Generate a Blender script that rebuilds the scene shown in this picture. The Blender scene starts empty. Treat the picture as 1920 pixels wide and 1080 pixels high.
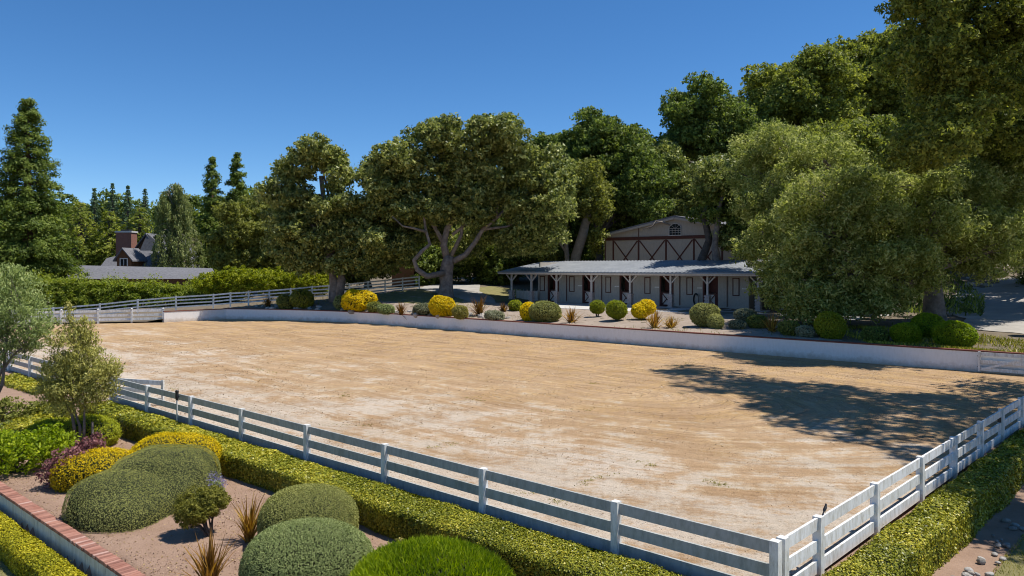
import bpy, math, random
import numpy as np
from mathutils import Vector

random.seed(7)
RNG = np.random.default_rng(11)
R = math.radians
SC = bpy.context.scene
COL = SC.collection

# ------------------------------------------------------------------ camera, sky, sun, exposure
F, CY, CH = 1400.0, 500.0, 4.6            # focal length and horizon in photo pixels, eye height in metres
cam_d = bpy.data.cameras.new('camera')
cam = bpy.data.objects.new('camera', cam_d)
COL.objects.link(cam)
cam.location = (0, 0, CH)
cam.rotation_euler = (R(90), 0, 0)
cam_d.sensor_width = 36.0
cam_d.lens = 36.0 * F / 1920
cam_d.shift_y = -(540 - CY) / 1920
cam_d.clip_start = 0.1
cam_d.clip_end = 6000
SC.camera = cam

SUN_EL = 65.0
SUN_AZ = math.degrees(math.atan2(1.0, 0.04))      # clockwise from +Y
wd = bpy.data.worlds.new('World')
SC.world = wd
wd.use_nodes = True
nt = wd.node_tree
sky = nt.nodes.new('ShaderNodeTexSky')
sky.sky_type = 'NISHITA'
sky.sun_disc = False
sky.sun_elevation = R(SUN_EL)
sky.sun_rotation = R(SUN_AZ)
sky.air_density = 1.0
sky.dust_density = 0.0
sky.ozone_density = 5.0
sky.altitude = 2500
bg = nt.nodes['Background']
bg.inputs['Strength'].default_value = 0.112
deep = nt.nodes.new('ShaderNodeHueSaturation')
deep.inputs['Saturation'].default_value = 1.2
nt.links.new(sky.outputs[0], deep.inputs['Color'])
nt.links.new(deep.outputs[0], bg.inputs['Color'])

sd = bpy.data.lights.new('sun', 'SUN')
sd.energy = 4.6
sd.angle = R(0.53)
sd.color = (1.0, 0.95, 0.87)
so = bpy.data.objects.new('sun', sd)
COL.objects.link(so)
svec = Vector((0.9992 * math.cos(R(SUN_EL)), 0.04 * math.cos(R(SUN_EL)), math.sin(R(SUN_EL))))
so.rotation_euler = svec.to_track_quat('Z', 'Y').to_euler()
so.location = (30, 20, 60)

SC.view_settings.view_transform = 'Standard'
SC.view_settings.look = 'None'
SC.view_settings.exposure = 0.32
SC.view_settings.gamma = 1.0
SC.view_settings.use_curve_mapping = False
SC.cycles.max_bounces = 6
SC.cycles.transmission_bounces = 4
SC.cycles.diffuse_bounces = 4
SC.cycles.use_adaptive_sampling = True
SC.cycles.filter_width = 1.05

# ------------------------------------------------------------------ survey helpers
def at_z(px, py, z=0.0):
    """point at height z that was measured at photo pixel (px, py)"""
    y = F * (CH - z) / (py - CY)
    return Vector(((px - 960) / F * y, y, z))

def at_y(px, py, y):
    return Vector(((px - 960) / F * y, y, CH + (CY - py) / F * y))

U = Vector((.7487, -.6629, 0))          # along the near fence, towards its right-hand corner
N = Vector((-.6629, -.7487, 0))         # out of the arena, towards the camera
CORNER = Vector((3.6, 10.2, 0))
UR = Vector((.700, .714, 0)).normalized()      # along the right-hand fence
NR = Vector((UR.y, -UR.x, 0))                  # out of the arena on that side

def fr(u, v, z=0.0):
    return CORNER + U * u + N * v + Vector((0, 0, z))

def rr(u, v, z=0.0):
    return CORNER + UR * u + NR * v + Vector((0, 0, z))

# ------------------------------------------------------------------ materials
def new_mat(name):
    m = bpy.data.materials.new(name)
    m.use_nodes = True
    n = m.node_tree
    b = n.nodes['Principled BSDF']
    return m, n, b

def noise(n, scale, detail=4, rough=.6, vec=None):
    t = n.nodes.new('ShaderNodeTexNoise')
    t.inputs['Scale'].default_value = scale
    t.inputs['Detail'].default_value = detail
    t.inputs['Roughness'].default_value = rough
    if vec is not None:
        n.links.new(vec, t.inputs['Vector'])
    return t

def ramp(n, src, stops):
    r = n.nodes.new('ShaderNodeValToRGB')
    el = r.color_ramp.elements
    while len(el) < len(stops):
        el.new(.5)
    for e, (p, c) in zip(el, stops):
        e.position = p
        e.color = (c[0], c[1], c[2], 1) if not isinstance(c, (int, float)) else (c, c, c, 1)
    n.links.new(src, r.inputs[0])
    return r

def mix(n, fac, a, b, mode='MIX'):
    x = n.nodes.new('ShaderNodeMix')
    x.data_type = 'RGBA'
    x.blend_type = mode
    for i, v in ((0, fac), (6, a), (7, b)):
        if isinstance(v, (int, float)):
            x.inputs[i].default_value = v
        elif isinstance(v, tuple):
            x.inputs[i].default_value = (v[0], v[1], v[2], 1)
        else:
            n.links.new(v, x.inputs[i])
    return x.outputs[2]

def bump(n, b, src, strength=.4, dist=.02):
    p = n.nodes.new('ShaderNodeBump')
    p.inputs['Strength'].default_value = strength
    p.inputs['Distance'].default_value = dist
    n.links.new(src, p.inputs['Height'])
    n.links.new(p.outputs[0], b.inputs['Normal'])

def coords(n):
    return n.nodes.new('ShaderNodeTexCoord').outputs['Object']

def geo_pos(n):
    return n.nodes.new('ShaderNodeNewGeometry').outputs['Position']

def speckled(name, c1, c2, scale=6, rough=.8, bstr=.3, bdist=.01, bscale=None, spec=.3):
    m, n, b = new_mat(name)
    p = geo_pos(n)
    t = noise(n, scale, 6, .65, p)
    r = ramp(n, t.outputs['Fac'], [(.3, c1), (.7, c2)])
    n.links.new(r.outputs[0], b.inputs['Base Color'])
    b.inputs['Roughness'].default_value = rough
    b.inputs['Specular IOR Level'].default_value = spec
    if bstr:
        t2 = noise(n, bscale or scale * 4, 5, .7, p)
        bump(n, b, t2.outputs['Fac'], bstr, bdist)
    return m

def leaf_mat(name, dark, mid, light, trans=.3, rough=.55, spec=.2, gain=2.2):
    dark, mid, light = [tuple(min(c * gain * k, .85) for c, k in zip(q, (1.0, .985, .76) if gain > 1 else (1, 1, 1))) for q in (dark, mid, light)]
    trans += .18
    m, n, b = new_mat(name)
    a = n.nodes.new('ShaderNodeAttribute')
    a.attribute_name = 'tint'
    r = ramp(n, a.outputs['Fac'], [(.0, dark), (.5, mid), (1.0, light)])
    n.links.new(r.outputs[0], b.inputs['Base Color'])
    b.inputs['Roughness'].default_value = rough
    b.inputs['Specular IOR Level'].default_value = spec
    tr = n.nodes.new('ShaderNodeBsdfTranslucent')
    hs = n.nodes.new('ShaderNodeHueSaturation')
    hs.inputs['Value'].default_value = 1.15
    hs.inputs['Saturation'].default_value = 1.15
    n.links.new(r.outputs[0], hs.inputs['Color'])
    n.links.new(hs.outputs[0], tr.inputs['Color'])
    ms = n.nodes.new('ShaderNodeMixShader')
    ms.inputs[0].default_value = trans
    n.links.new(b.outputs[0], ms.inputs[1])
    n.links.new(tr.outputs[0], ms.inputs[2])
    n.links.new(ms.outputs[0], n.nodes['Material Output'].inputs['Surface'])
    return m

M = {}
def white_paint(name, base, dirt):
    m, n, b = new_mat(name)
    p = geo_pos(n)
    mp = n.nodes.new('ShaderNodeMapping')
    mp.inputs['Scale'].default_value = (1, 1, .35)
    n.links.new(p, mp.inputs[0])
    t = noise(n, 9, 8, .72, mp.outputs[0])
    r = ramp(n, t.outputs['Fac'], [(.36, dirt), (.56, base)])
    n.links.new(r.outputs[0], b.inputs['Base Color'])
    b.inputs['Roughness'].default_value = .55
    b.inputs['Specular IOR Level'].default_value = .3
    t2 = noise(n, 60, 4, .6, p)
    bump(n, b, t2.outputs['Fac'], .15, .004)
    return m
M['white'] = white_paint('white_paint', (.80, .80, .79), (.54, .52, .47))
M['shaded_white'] = white_paint('shaded_white_paint', (.42, .425, .405), (.30, .31, .285))  # white fence paint darkened, the shade on the boards is put into the colour
M['white_wall'] = white_paint('white_wall_paint', (.78, .77, .76), (.73, .72, .70))
def splash(m, z0, z1, col):
    """sand splashed against the foot of a wall"""
    n = m.node_tree; b = n.nodes['Principled BSDF']
    src = b.inputs['Base Color'].links[0].from_socket
    p = geo_pos(n)
    sp_ = n.nodes.new('ShaderNodeSeparateXYZ'); n.links.new(p, sp_.inputs[0])
    t = noise(n, 2.2, 8, .75, p)
    a = n.nodes.new('ShaderNodeMath'); a.operation = 'MULTIPLY_ADD'
    n.links.new(t.outputs['Fac'], a.inputs[0]); a.inputs[1].default_value = -.75; n.links.new(sp_.outputs[2], a.inputs[2])
    r = ramp(n, a.outputs[0], [(0, 1), (1, 0)])
    mr = n.nodes.new('ShaderNodeMapRange'); n.links.new(a.outputs[0], mr.inputs[0])
    mr.inputs[1].default_value = z0 - .375; mr.inputs[2].default_value = z1 - .375; mr.inputs[3].default_value = .8; mr.inputs[4].default_value = 0
    n.links.new(mix(n, mr.outputs[0], src, col), b.inputs['Base Color'])
splash(M['white_wall'], .0, .34, (.42, .34, .25))
M['pale_siding'] = white_paint('pale_siding_paint', (.62, .64, .60), (.50, .52, .48))
M['taupe'] = white_paint('taupe_paint', (.42, .36, .30), (.36, .31, .26))
M['grey_taupe'] = white_paint('grey_taupe_paint', (.46, .42, .37), (.38, .35, .31))
M['post_paint'] = white_paint('pale_post_paint', (.58, .52, .47), (.46, .42, .38))
M['red_brown'] = speckled('red_brown_paint', (.075, .024, .017), (.105, .032, .022), 5, .6, .1, .003)
M['dark_red'] = speckled('dark_red_paint', (.075, .018, .014), (.10, .024, .017), 5, .6, .1, .003)
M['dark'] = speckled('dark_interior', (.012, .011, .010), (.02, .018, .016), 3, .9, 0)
M['brick_red'] = speckled('fired_brick', (.30, .125, .085), (.40, .205, .15), 3.3, .85, .5, .004, 90)
M['cap_brick'] = speckled('cap_brick', (.13, .045, .033), (.20, .07, .05), 5, .85, .5, .006)
M['bark'] = speckled('oak_bark', (.11, .092, .078), (.29, .245, .21), 3.2, .9, 1.0, .06, 9)
M['bark_dark'] = speckled('dark_bark', (.05, .041, .035), (.13, .107, .09), 3.2, .9, 1.0, .05, 9)
M['bark_pale'] = speckled('pale_bark', (.20, .165, .135), (.34, .29, .24), 3.2, .9, 1.0, .04, 9)
M['bark_red'] = speckled('redwood_bark', (.09, .05, .033), (.16, .09, .06), 3.2, .9, 1.0, .05, 9)
M['shingle'] = speckled('grey_shingle', (.12, .12, .132), (.20, .20, .215), 4, .85, .6, .03, 22)
M['concrete'] = speckled('pale_concrete', (.48, .46, .43), (.60, .58, .54), 1.1, .85, .3, .006, 25)
M['drive'] = speckled('driveway_gravel', (.30, .28, .25), (.42, .39, .35), .9, .9, .6, .01, 28)
M['stone'] = speckled('field_stone', (.28, .26, .23), (.47, .44, .40), 7, .85, .8, .02, 20)
M['black'] = speckled('black_plastic', (.012, .012, .012), (.02, .02, .02), 8, .45, 0, spec=.5)
M['metal_pipe'] = speckled('painted_pipe', (.52, .52, .50), (.66, .66, .64), 8, .4, 0, spec=.5)
M['brown_wood'] = speckled('brown_board', (.13, .062, .03), (.18, .09, .045), 4, .8, .4, .006)
M['glass'], _n, _b = new_mat('window_glass')
_b.inputs['Base Color'].default_value = (.02, .025, .03, 1)
_b.inputs['Roughness'].default_value = .08
_b.inputs['Specular IOR Level'].default_value = .6

def roof_metal():
    m, n, b = new_mat('galvanised_roof')
    t = noise(n, .8, 6, .7, geo_pos(n))
    r = ramp(n, t.outputs['Fac'], [(.3, (.19, .205, .225)), (.7, (.30, .315, .33))])
    n.links.new(r.outputs[0], b.inputs['Base Color'])
    b.inputs['Metallic'].default_value = .25
    b.inputs['Roughness'].default_value = .5
    return m
M['roof_metal'] = roof_metal()

def vary(m, lo, hi, tone):
    """each piece of a wall takes its own shade"""
    n = m.node_tree; b = n.nodes['Principled BSDF']
    src = b.inputs['Base Color'].links[0].from_socket
    oi = n.nodes.new('ShaderNodeObjectInfo')
    r = ramp(n, oi.outputs['Random'], [(0, lo), (.5, (1, 1, 1)), (.85, hi), (1, tone)])
    n.links.new(mix(n, 1.0, src, r.outputs[0], 'MULTIPLY'), b.inputs['Base Color'])
vary(M['white'], (.87, .87, .85), (1, 1, 1), (.93, .93, .90))
vary(M['shaded_white'], (.84, .84, .82), (1.06, 1.06, 1.06), (.93, .93, .90))
vary(M['brick_red'], (.60, .60, .62), (1.15, 1.25, 1.3), (1.3, 1.8, 2.1))
vary(M['pale_siding'], (.88, .89, .88), (1.06, 1.06, 1.06), (.95, .97, .95))
vary(M['stone'], (.55, .53, .5), (1.0, .98, .95), (.8, .74, .66))
def brickwork(name):
    m, n, b = new_mat(name)
    br = n.nodes.new('ShaderNodeTexBrick')
    br.inputs['Scale'].default_value = 4.0
    br.inputs['Color1'].default_value = (.30, .11, .07, 1)
    br.inputs['Color2'].default_value = (.20, .075, .05, 1)
    br.inputs['Mortar'].default_value = (.26, .20, .17, 1)
    sp_ = n.nodes.new('ShaderNodeSeparateXYZ'); cb = n.nodes.new('ShaderNodeCombineXYZ'); ad = n.nodes.new('ShaderNodeMath')
    n.links.new(coords(n), sp_.inputs[0]); n.links.new(sp_.outputs[0], ad.inputs[0]); n.links.new(sp_.outputs[1], ad.inputs[1])
    n.links.new(ad.outputs[0], cb.inputs[0]); n.links.new(sp_.outputs[2], cb.inputs[1]); n.links.new(cb.outputs[0], br.inputs[0])
    n.links.new(br.outputs[0], b.inputs['Base Color'])
    b.inputs['Roughness'].default_value = .9
    return m

def arena_mat():
    m, n, b = new_mat('dragged_sand')
    pos = geo_pos(n)
    # rotate into the arena's own axes: x along the long side, y across it
    sx = n.nodes.new('ShaderNodeVectorMath'); sx.operation = 'DOT_PRODUCT'
    n.links.new(pos, sx.inputs[0]); sx.inputs[1].default_value = tuple(U)
    sy = n.nodes.new('ShaderNodeVectorMath'); sy.operation = 'DOT_PRODUCT'
    n.links.new(pos, sy.inputs[0]); sy.inputs[1].default_value = tuple(-N)
    def mth(op, a, c=None, clampv=False):
        x = n.nodes.new('ShaderNodeMath'); x.operation = op; x.use_clamp = clampv
        for i, v in enumerate((a, c)):
            if v is None: continue
            if isinstance(v, (int, float)): x.inputs[i].default_value = v
            else: n.links.new(v, x.inputs[i])
        return x.outputs[0]
    u = mth('SUBTRACT', sx.outputs['Value'], CORNER.dot(U))        # 0 at the corner, negative leftwards
    v = mth('SUBTRACT', sy.outputs['Value'], CORNER.dot(-N))       # 0 at the near fence
    # track rings: distance to the middle line of a stadium
    du = mth('MAXIMUM', mth('ADD', u, 11.0), 0.0)
    dv = mth('SUBTRACT', v, 13.0)
    du = mth('MULTIPLY', du, .62)
    d = mth('SQRT', mth('ADD', mth('MULTIPLY', du, du), mth('MULTIPLY', dv, dv)))
    warp = noise(n, .14, 3, .5, pos)
    w1 = mth('MULTIPLY', mth('SUBTRACT', warp.outputs['Fac'], .5), 2.4)
    def lay(fd, fu_, fv, scale, detail, rough):
        cv = n.nodes.new('ShaderNodeCombineXYZ')
        n.links.new(mth('MULTIPLY', mth('ADD', d, w1), fd), cv.inputs[0])
        n.links.new(mth('MULTIPLY', u, fu_), cv.inputs[1])
        n.links.new(mth('MULTIPLY', v, fv), cv.inputs[2])
        return noise(n, scale, detail, rough, cv.outputs[0]).outputs['Fac']
    streak = lay(1.7, .11, .05, 1.0, 9, .72)
    drag = lay(5.0, .22, .06, 1.2, 8, .76)
    big = noise(n, .16, 5, .6, pos).outputs['Fac']
    grain = noise(n, 30, 5, .8, pos).outputs['Fac']
    clod = noise(n, 6.5, 7, .8, pos).outputs['Fac']
    patch = noise(n, .8, 11, .82, pos).outputs['Fac']
    base = ramp(n, streak, [(.28, (.33, .205, .110)), (.43, (.42, .28, .160)), (.58, (.48, .332, .198)), (.74, (.53, .385, .245))]).outputs[0]
    straw = ramp(n, patch, [(.485, 0.0), (.55, 1.0)]).outputs[0]
    c = mix(n, mth('MULTIPLY', straw, .62), base, (.51, .335, .15))
    # paler, greyer sand towards the near fence, in torn patches
    near = mth('ADD', mth('MULTIPLY', mth('SUBTRACT', 13.0, v), .075), mth('MULTIPLY', mth('SUBTRACT', big, .5), 2.2))
    tear = mth('ADD', near, mth('MULTIPLY', mth('SUBTRACT', mth('ADD', mth('MULTIPLY', streak, .6), mth('MULTIPLY', patch, 1.4)), 1.0), 3.4))
    bare = ramp(n, tear, [(.30, 0.0), (.85, 1.0)]).outputs[0]
    c = mix(n, mth('MULTIPLY', bare, .70), c, (.575, .515, .44))
    scuff = ramp(n, lay(2.6, .30, .14, .9, 9, .8), [(.32, .66), (.44, 1.0)]).outputs[0]
    far = mth('ADD', mth('MULTIPLY', v, .045), .18, True)
    c = mix(n, mth('MULTIPLY', far, .85), c, scuff, 'MULTIPLY')
    worn = ramp(n, noise(n, .33, 7, .72, pos).outputs['Fac'], [(.38, (.88, .85, .82)), (.52, (1.0, 1.0, 1.0)), (.66, (1.07, 1.07, 1.08))]).outputs[0]
    c = mix(n, 1.0, c, worn, 'MULTIPLY')
    c = mix(n, 1.0, c, ramp(n, clod, [(.34, .62), (.45, .97), (.72, 1.12)]).outputs[0], 'MULTIPLY')
    c = mix(n, 1.0, c, ramp(n, grain, [(.3, .80), (.7, 1.18)]).outputs[0], 'MULTIPLY')
    c = mix(n, mth('MULTIPLY', far, .95), c, ramp(n, drag, [(.36, .66), (.56, 1.06)]).outputs[0], 'MULTIPLY')
    n.links.new(c, b.inputs['Base Color'])
    b.inputs['Roughness'].default_value = .95
    b.inputs['Specular IOR Level'].default_value = .1
    h = mth('ADD', mth('ADD', mth('MULTIPLY', drag, .8), mth('MULTIPLY', clod, 1.0)), mth('MULTIPLY', grain, .5))
    bump(n, b, h, .8, .06)
    return m
M['arena'] = arena_mat()

def soil_mat(name, a, c, litter):
    m, n, b = new_mat(name)
    p = geo_pos(n)
    t = noise(n, 1.6, 8, .7, p)
    g = noise(n, 26, 6, .75, p)
    r = ramp(n, t.outputs['Fac'], [(.3, a), (.7, c)])
    q = ramp(n, g.outputs['Fac'], [(.56, 0.0), (.68, 1.0)])
    col = mix(n, mix(n, .7, q.outputs[0], (0, 0, 0)), r.outputs[0], litter)
    x = mix(n, q.outputs[0], r.outputs[0], litter)
    x = mix(n, .6, r.outputs[0], x)
    n.links.new(x, b.inputs['Base Color'])
    b.inputs['Roughness'].default_value = .95
    b.inputs['Specular IOR Level'].default_value = .15
    bump(n, b, g.outputs['Fac'], .8, .03)
    return m
M['soil'] = soil_mat('garden_soil', (.275, .18, .125), (.375, .255, .185), (.16, .11, .08))
M['bed_soil'] = soil_mat('bed_soil', (.27, .215, .17), (.38, .31, .25), (.17, .135, .11))
M['litter'] = soil_mat('leaf_litter', (.13, .105, .075), (.22, .18, .13), (.08, .065, .05))
M['lawn'] = soil_mat('dry_lawn', (.17, .16, .06), (.27, .235, .11), (.12, .13, .045))

M['oak_leaf'] = leaf_mat('oak_leaf', (.026, .036, .012), (.080, .096, .032), (.20, .205, .085), .24, .45, .35, gain=2.7)
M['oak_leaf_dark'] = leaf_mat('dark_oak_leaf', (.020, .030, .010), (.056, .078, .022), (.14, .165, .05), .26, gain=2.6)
M['oak_leaf_olive'] = leaf_mat('olive_oak_leaf', (.045, .050, .014), (.105, .115, .032), (.185, .19, .065), .25)
M['pepper_leaf'] = leaf_mat('pepper_leaf', (.048, .060, .018), (.112, .130, .040), (.225, .23, .115), .30, gain=2.7)
M['redwood_leaf'] = leaf_mat('redwood_leaf', (.022, .036, .010), (.065, .092, .020), (.14, .165, .04), .25)
M['fir_leaf'] = leaf_mat('fir_leaf', (.022, .042, .026), (.050, .080, .048), (.09, .125, .075), .15)
M['cedar_leaf'] = leaf_mat('golden_cedar_leaf', (.045, .062, .010), (.105, .128, .024), (.21, .215, .048), .22)
M['weep_leaf'] = leaf_mat('weeping_leaf', (.050, .065, .028), (.105, .125, .055), (.19, .205, .105), .25)
M['lime_leaf'] = leaf_mat('lime_leaf', (.07, .10, .008), (.17, .20, .018), (.30, .31, .035), .25, gain=1.6)
M['bright_leaf'] = leaf_mat('bright_leaf', (.05, .085, .006), (.12, .165, .010), (.22, .26, .02), .3, gain=2.1)
M['hedge_leaf'] = leaf_mat('hedge_leaf', (.05, .064, .006), (.15, .155, .014), (.36, .31, .05), .0, .42, .35, gain=1.9)
M['box_yellow'] = leaf_mat('yellow_box_leaf', (.085, .095, .006), (.20, .19, .011), (.36, .31, .025), .0, gain=1.7)
M['round_leaf'] = leaf_mat('olive_round_leaf', (.07, .075, .014), (.14, .14, .028), (.23, .22, .055), .12, gain=1.5)
M['hill_leaf'] = leaf_mat('hill_oak_leaf', (.028, .036, .011), (.078, .092, .025), (.175, .185, .052), .28, gain=2.8)
M['box_leaf'] = leaf_mat('boxwood_leaf', (.062, .068, .024), (.130, .136, .052), (.215, .215, .09), .1, gain=2.2)
M['box_grey'] = leaf_mat('grey_green_leaf', (.065, .082, .036), (.12, .146, .068), (.19, .215, .11), .1, gain=2.15)
M['yellow_flower'] = leaf_mat('yellow_flower', (.22, .18, .006), (.80, .58, .006), (.90, .70, .015), .1, gain=1.0)
M['purple_leaf'] = leaf_mat('purple_leaf', (.05, .022, .03), (.13, .055, .075), (.24, .12, .15), .2, gain=1.9)
M['olive_leaf'] = leaf_mat('olive_tree_leaf', (.085, .088, .03), (.17, .17, .062), (.29, .27, .12), .25, gain=2.3)
M['green_leaf'] = leaf_mat('young_tree_leaf', (.06, .085, .036), (.125, .16, .07), (.23, .26, .14), .25, gain=2.3)
M['tall_hedge_leaf'] = leaf_mat('tall_hedge_leaf', (.05, .075, .010), (.12, .155, .022), (.22, .25, .055), .25, gain=1.65)
M['silver_leaf'] = leaf_mat('silver_leaf', (.14, .15, .11), (.25, .26, .205), (.36, .37, .31), .15, gain=1.25)
M['lavender'] = leaf_mat('lavender_flower', (.16, .15, .30), (.30, .28, .48), (.50, .48, .66), .2, gain=1.0)
M['flax_leaf'] = leaf_mat('flax_leaf', (.05, .035, .014), (.25, .125, .04), (.46, .31, .09), .1, gain=1.2)
M['straw'] = leaf_mat('straw_blade', (.32, .22, .10), (.46, .33, .16), (.56, .44, .25), .1, gain=1.0)
M['weed'] = leaf_mat('weed_leaf', (.07, .075, .02), (.14, .13, .04), (.22, .19, .08), .2)
M['core'] = speckled('shrub_core', (.020, .026, .008), (.035, .045, .014), 8, .9, .6, .02)

# ------------------------------------------------------------------ object helpers
def link(name, me, parent=None, loc=None):
    o = bpy.data.objects.new(name, me)
    COL.objects.link(o)
    if parent is not None:
        o.parent = parent
    if loc is not None:
        o.location = loc
    return o

def tag(o, label=None, cat=None, group=None, kind=None):
    if label: o['label'] = label
    if cat: o['category'] = cat
    if group: o['group'] = group
    if kind: o['kind'] = kind
    return o

def thing(name, label, cat, loc=(0, 0, 0), rotz=0.0, group=None):
    o = bpy.data.objects.new(name, None)
    o.empty_display_size = .2
    COL.objects.link(o)
    o.location = loc
    o.rotation_euler = (0, 0, rotz)
    return tag(o, label, cat, group)

class MB:
    """collects faces in plain lists and builds one mesh"""
    def __init__(self):
        self.v, self.f, self.m = [], [], []
    def add(self, verts, faces, mi=0):
        k = len(self.v)
        self.v.extend([tuple(p) for p in verts])
        self.f.extend([tuple(i + k for i in q) for q in faces])
        self.m.extend([mi] * len(faces))
        return self
    def box(self, x0, x1, y0, y1, z0, z1, mi=0):
        vs = [(x0, y0, z0), (x1, y0, z0), (x1, y1, z0), (x0, y1, z0), (x0, y0, z1), (x1, y0, z1), (x1, y1, z1), (x0, y1, z1)]
        return self.add(vs, [(0, 3, 2, 1), (4, 5, 6, 7), (0, 1, 5, 4), (1, 2, 6, 5), (2, 3, 7, 6), (3, 0, 4, 7)], mi)
    def bar(self, a, b, w, h, mi=0, up=Vector((0, 0, 1))):
        """a beam with a w x h section from a to b"""
        a, b = Vector(a), Vector(b)
        d = (b - a).normalized()
        s = d.cross(up)
        if s.length < 1e-4:
            s = Vector((1, 0, 0))
        s.normalize()
        t = s.cross(d).normalized()
        vs = []
        for p in (a, b):
            for i, j in ((-1, -1), (1, -1), (1, 1), (-1, 1)):
                vs.append(p + s * (i * w / 2) + t * (j * h / 2))
        return self.add(vs, [(0, 1, 2, 3), (7, 6, 5, 4), (0, 4, 5, 1), (1, 5, 6, 2), (2, 6, 7, 3), (3, 7, 4, 0)], mi)
    def tube(self, pts, radii, sides=7, mi=0, wob=0.0, cap=True):
        pts = [Vector(p) for p in pts]
        k = len(self.v)
        n = len(pts)
        ref = Vector((.3, .9, .1)).normalized()
        for i, p in enumerate(pts):
            d = (pts[min(i + 1, n - 1)] - pts[max(i - 1, 0)]).normalized()
            s = d.cross(ref)
            if s.length < .1:
                s = d.cross(Vector((1, 0, 0)))
            s.normalize()
            t = d.cross(s)
            for q in range(sides):
                a = 2 * math.pi * q / sides
                r = radii[i] * (1 + (random.uniform(-wob, wob) if wob else 0))
                self.v.append(tuple(p + s * math.cos(a) * r + t * math.sin(a) * r))
        for i in range(n - 1):
            for q in range(sides):
                a, b = k + i * sides + q, k + i * sides + (q + 1) % sides
                self.f.append((a, b, b + sides, a + sides)); self.m.append(mi)
        if cap:
            self.f.append(tuple(k + (n - 1) * sides + q for q in range(sides))); self.m.append(mi)
            self.f.append(tuple(k + q for q in reversed(range(sides)))); self.m.append(mi)
        return self
    def mesh(self, name, mats, smooth=False):
        me = bpy.data.meshes.new(name)
        me.from_pydata(self.v, [], self.f)
        if not isinstance(mats, (list, tuple)):
            mats = [mats]
        for m in mats:
            me.materials.append(m)
        if len(mats) > 1:
            me.polygons.foreach_set('material_index', self.m)
        if smooth:
            me.polygons.foreach_set('use_smooth', [True] * len(me.polygons))
        me.update()
        return me
    def build(self, name, mats, parent=None, smooth=False):
        return link(name, self.mesh(name, mats, smooth), parent)

def nrm(a):
    return a / (np.linalg.norm(a, axis=1, keepdims=True) + 1e-9)

def rand_dirs(n):
    return nrm(RNG.normal(size=(n, 3)))

def leaves(name, pos, nor, size, tint, mat, aspect=.55, tri=True, up=None, parent=None, core=None, coremat=None, fold=.25):
    """many small leaf faces in one mesh: pos, nor (n,3), size, tint (n,); up = wished long axis"""
    n = len(pos)
    pos = np.asarray(pos, np.float32); nor = nrm(np.asarray(nor, np.float32))
    a = RNG.normal(size=(n, 3)) if up is None else np.asarray(up) + RNG.normal(size=(n, 3)) * .35
    a = a - (a * nor).sum(1, keepdims=True) * nor
    a = nrm(a)
    b = np.cross(nor, a)
    s = np.asarray(size).reshape(-1, 1) * .5
    if tri:
        k = 3
        vs = np.stack([pos - a * s + b * s * aspect, pos - a * s * .8 - b * s * aspect * 1.1, pos + a * s * 1.15], 1)
    else:
        k = 4
        lift = nor * s * fold
        vs = np.stack([pos - a * s, pos + b * s * aspect + lift, pos + a * s, pos - b * s * aspect + lift], 1)
    vs = vs.reshape(-1, 3)
    tn = np.repeat(np.clip(tint, 0, 1), k)
    nf = n
    cv, cf = (core if core is not None else (np.zeros((0, 3)), []))
    me = bpy.data.meshes.new(name)
    nv = len(vs)
    allv = np.concatenate([vs, np.asarray(cv, np.float32).reshape(-1, 3)])
    me.vertices.add(len(allv))
    me.vertices.foreach_set('co', allv.astype(np.float32).ravel())
    lens = np.full(nf, k, np.int32)
    loops = np.arange(nv, dtype=np.int32)
    if len(cf):
        cl = np.concatenate([np.asarray(q, np.int32) for q in cf]) + nv
        loops = np.concatenate([loops, cl.astype(np.int32)])
        lens = np.concatenate([lens, np.array([len(q) for q in cf], np.int32)])
    me.loops.add(len(loops))
    me.loops.foreach_set('vertex_index', loops)
    me.polygons.add(len(lens))
    me.polygons.foreach_set('loop_start', np.concatenate([[0], np.cumsum(lens)[:-1]]).astype(np.int32))
    me.polygons.foreach_set('loop_total', lens)
    me.materials.append(mat)
    if len(cf):
        me.materials.append(coremat or M['core'])
        me.polygons.foreach_set('material_index', np.concatenate([np.zeros(nf, np.int32), np.ones(len(cf), np.int32)]))
    at = me.attributes.new('tint', 'FLOAT', 'POINT')
    at.data.foreach_set('value', np.concatenate([tn, np.zeros(len(allv) - nv)]).astype(np.float32))
    me.update(calc_edges=True)
    me.validate()
    return link(name, me, parent)

_ICO = {}
def ico(sub):
    if sub not in _ICO:
        import bmesh
        bm = bmesh.new()
        bmesh.ops.create_icosphere(bm, subdivisions=sub, radius=1)
        v = np.array([p.co[:] for p in bm.verts]); f = [tuple(q.index for q in p.verts) for p in bm.faces]
        bm.free()
        _ICO[sub] = (v, f)
    return _ICO[sub]

# ------------------------------------------------------------------ the land
WALL_A, WALL_B, WALL_C, WALL_D = Vector((-28.6, 61.4, 0)), Vector((-25.0, 65.2, 0)), Vector((-15.6, 63.0, 0)), Vector((-8.6, 57.7, 0))
WALL_E = Vector((20.3, 32.6, 0))
WALL_F = Vector((22.0, 31.13, 0))
def wall_line():
    pts = [WALL_A, WALL_B]
    # a long easy bend from B to the straight part
    for t in np.linspace(0, 1, 9)[1:]:
        p = WALL_B * ((1 - t) ** 3) + (WALL_B + Vector((5.0, -.1, 0))) * (3 * t * (1 - t) ** 2) + (WALL_D + Vector((-4.8, 4.3, 0))) * (3 * t * t * (1 - t)) + WALL_D * (t ** 3)
        pts.append(p)
    for t in np.linspace(0, 1, 9)[1:]:
        pts.append(WALL_D.lerp(WALL_E, float(t)))
    pts.append(WALL_F)
    return pts
WL = wall_line()
_wx = np.array([-140, -60, -42.0] + [p.x for p in WL] + [23.6, 60, 140])
_wy = np.array([52, 56, 60.3] + [p.y for p in WL] + [29.7, 0, -60])
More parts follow.
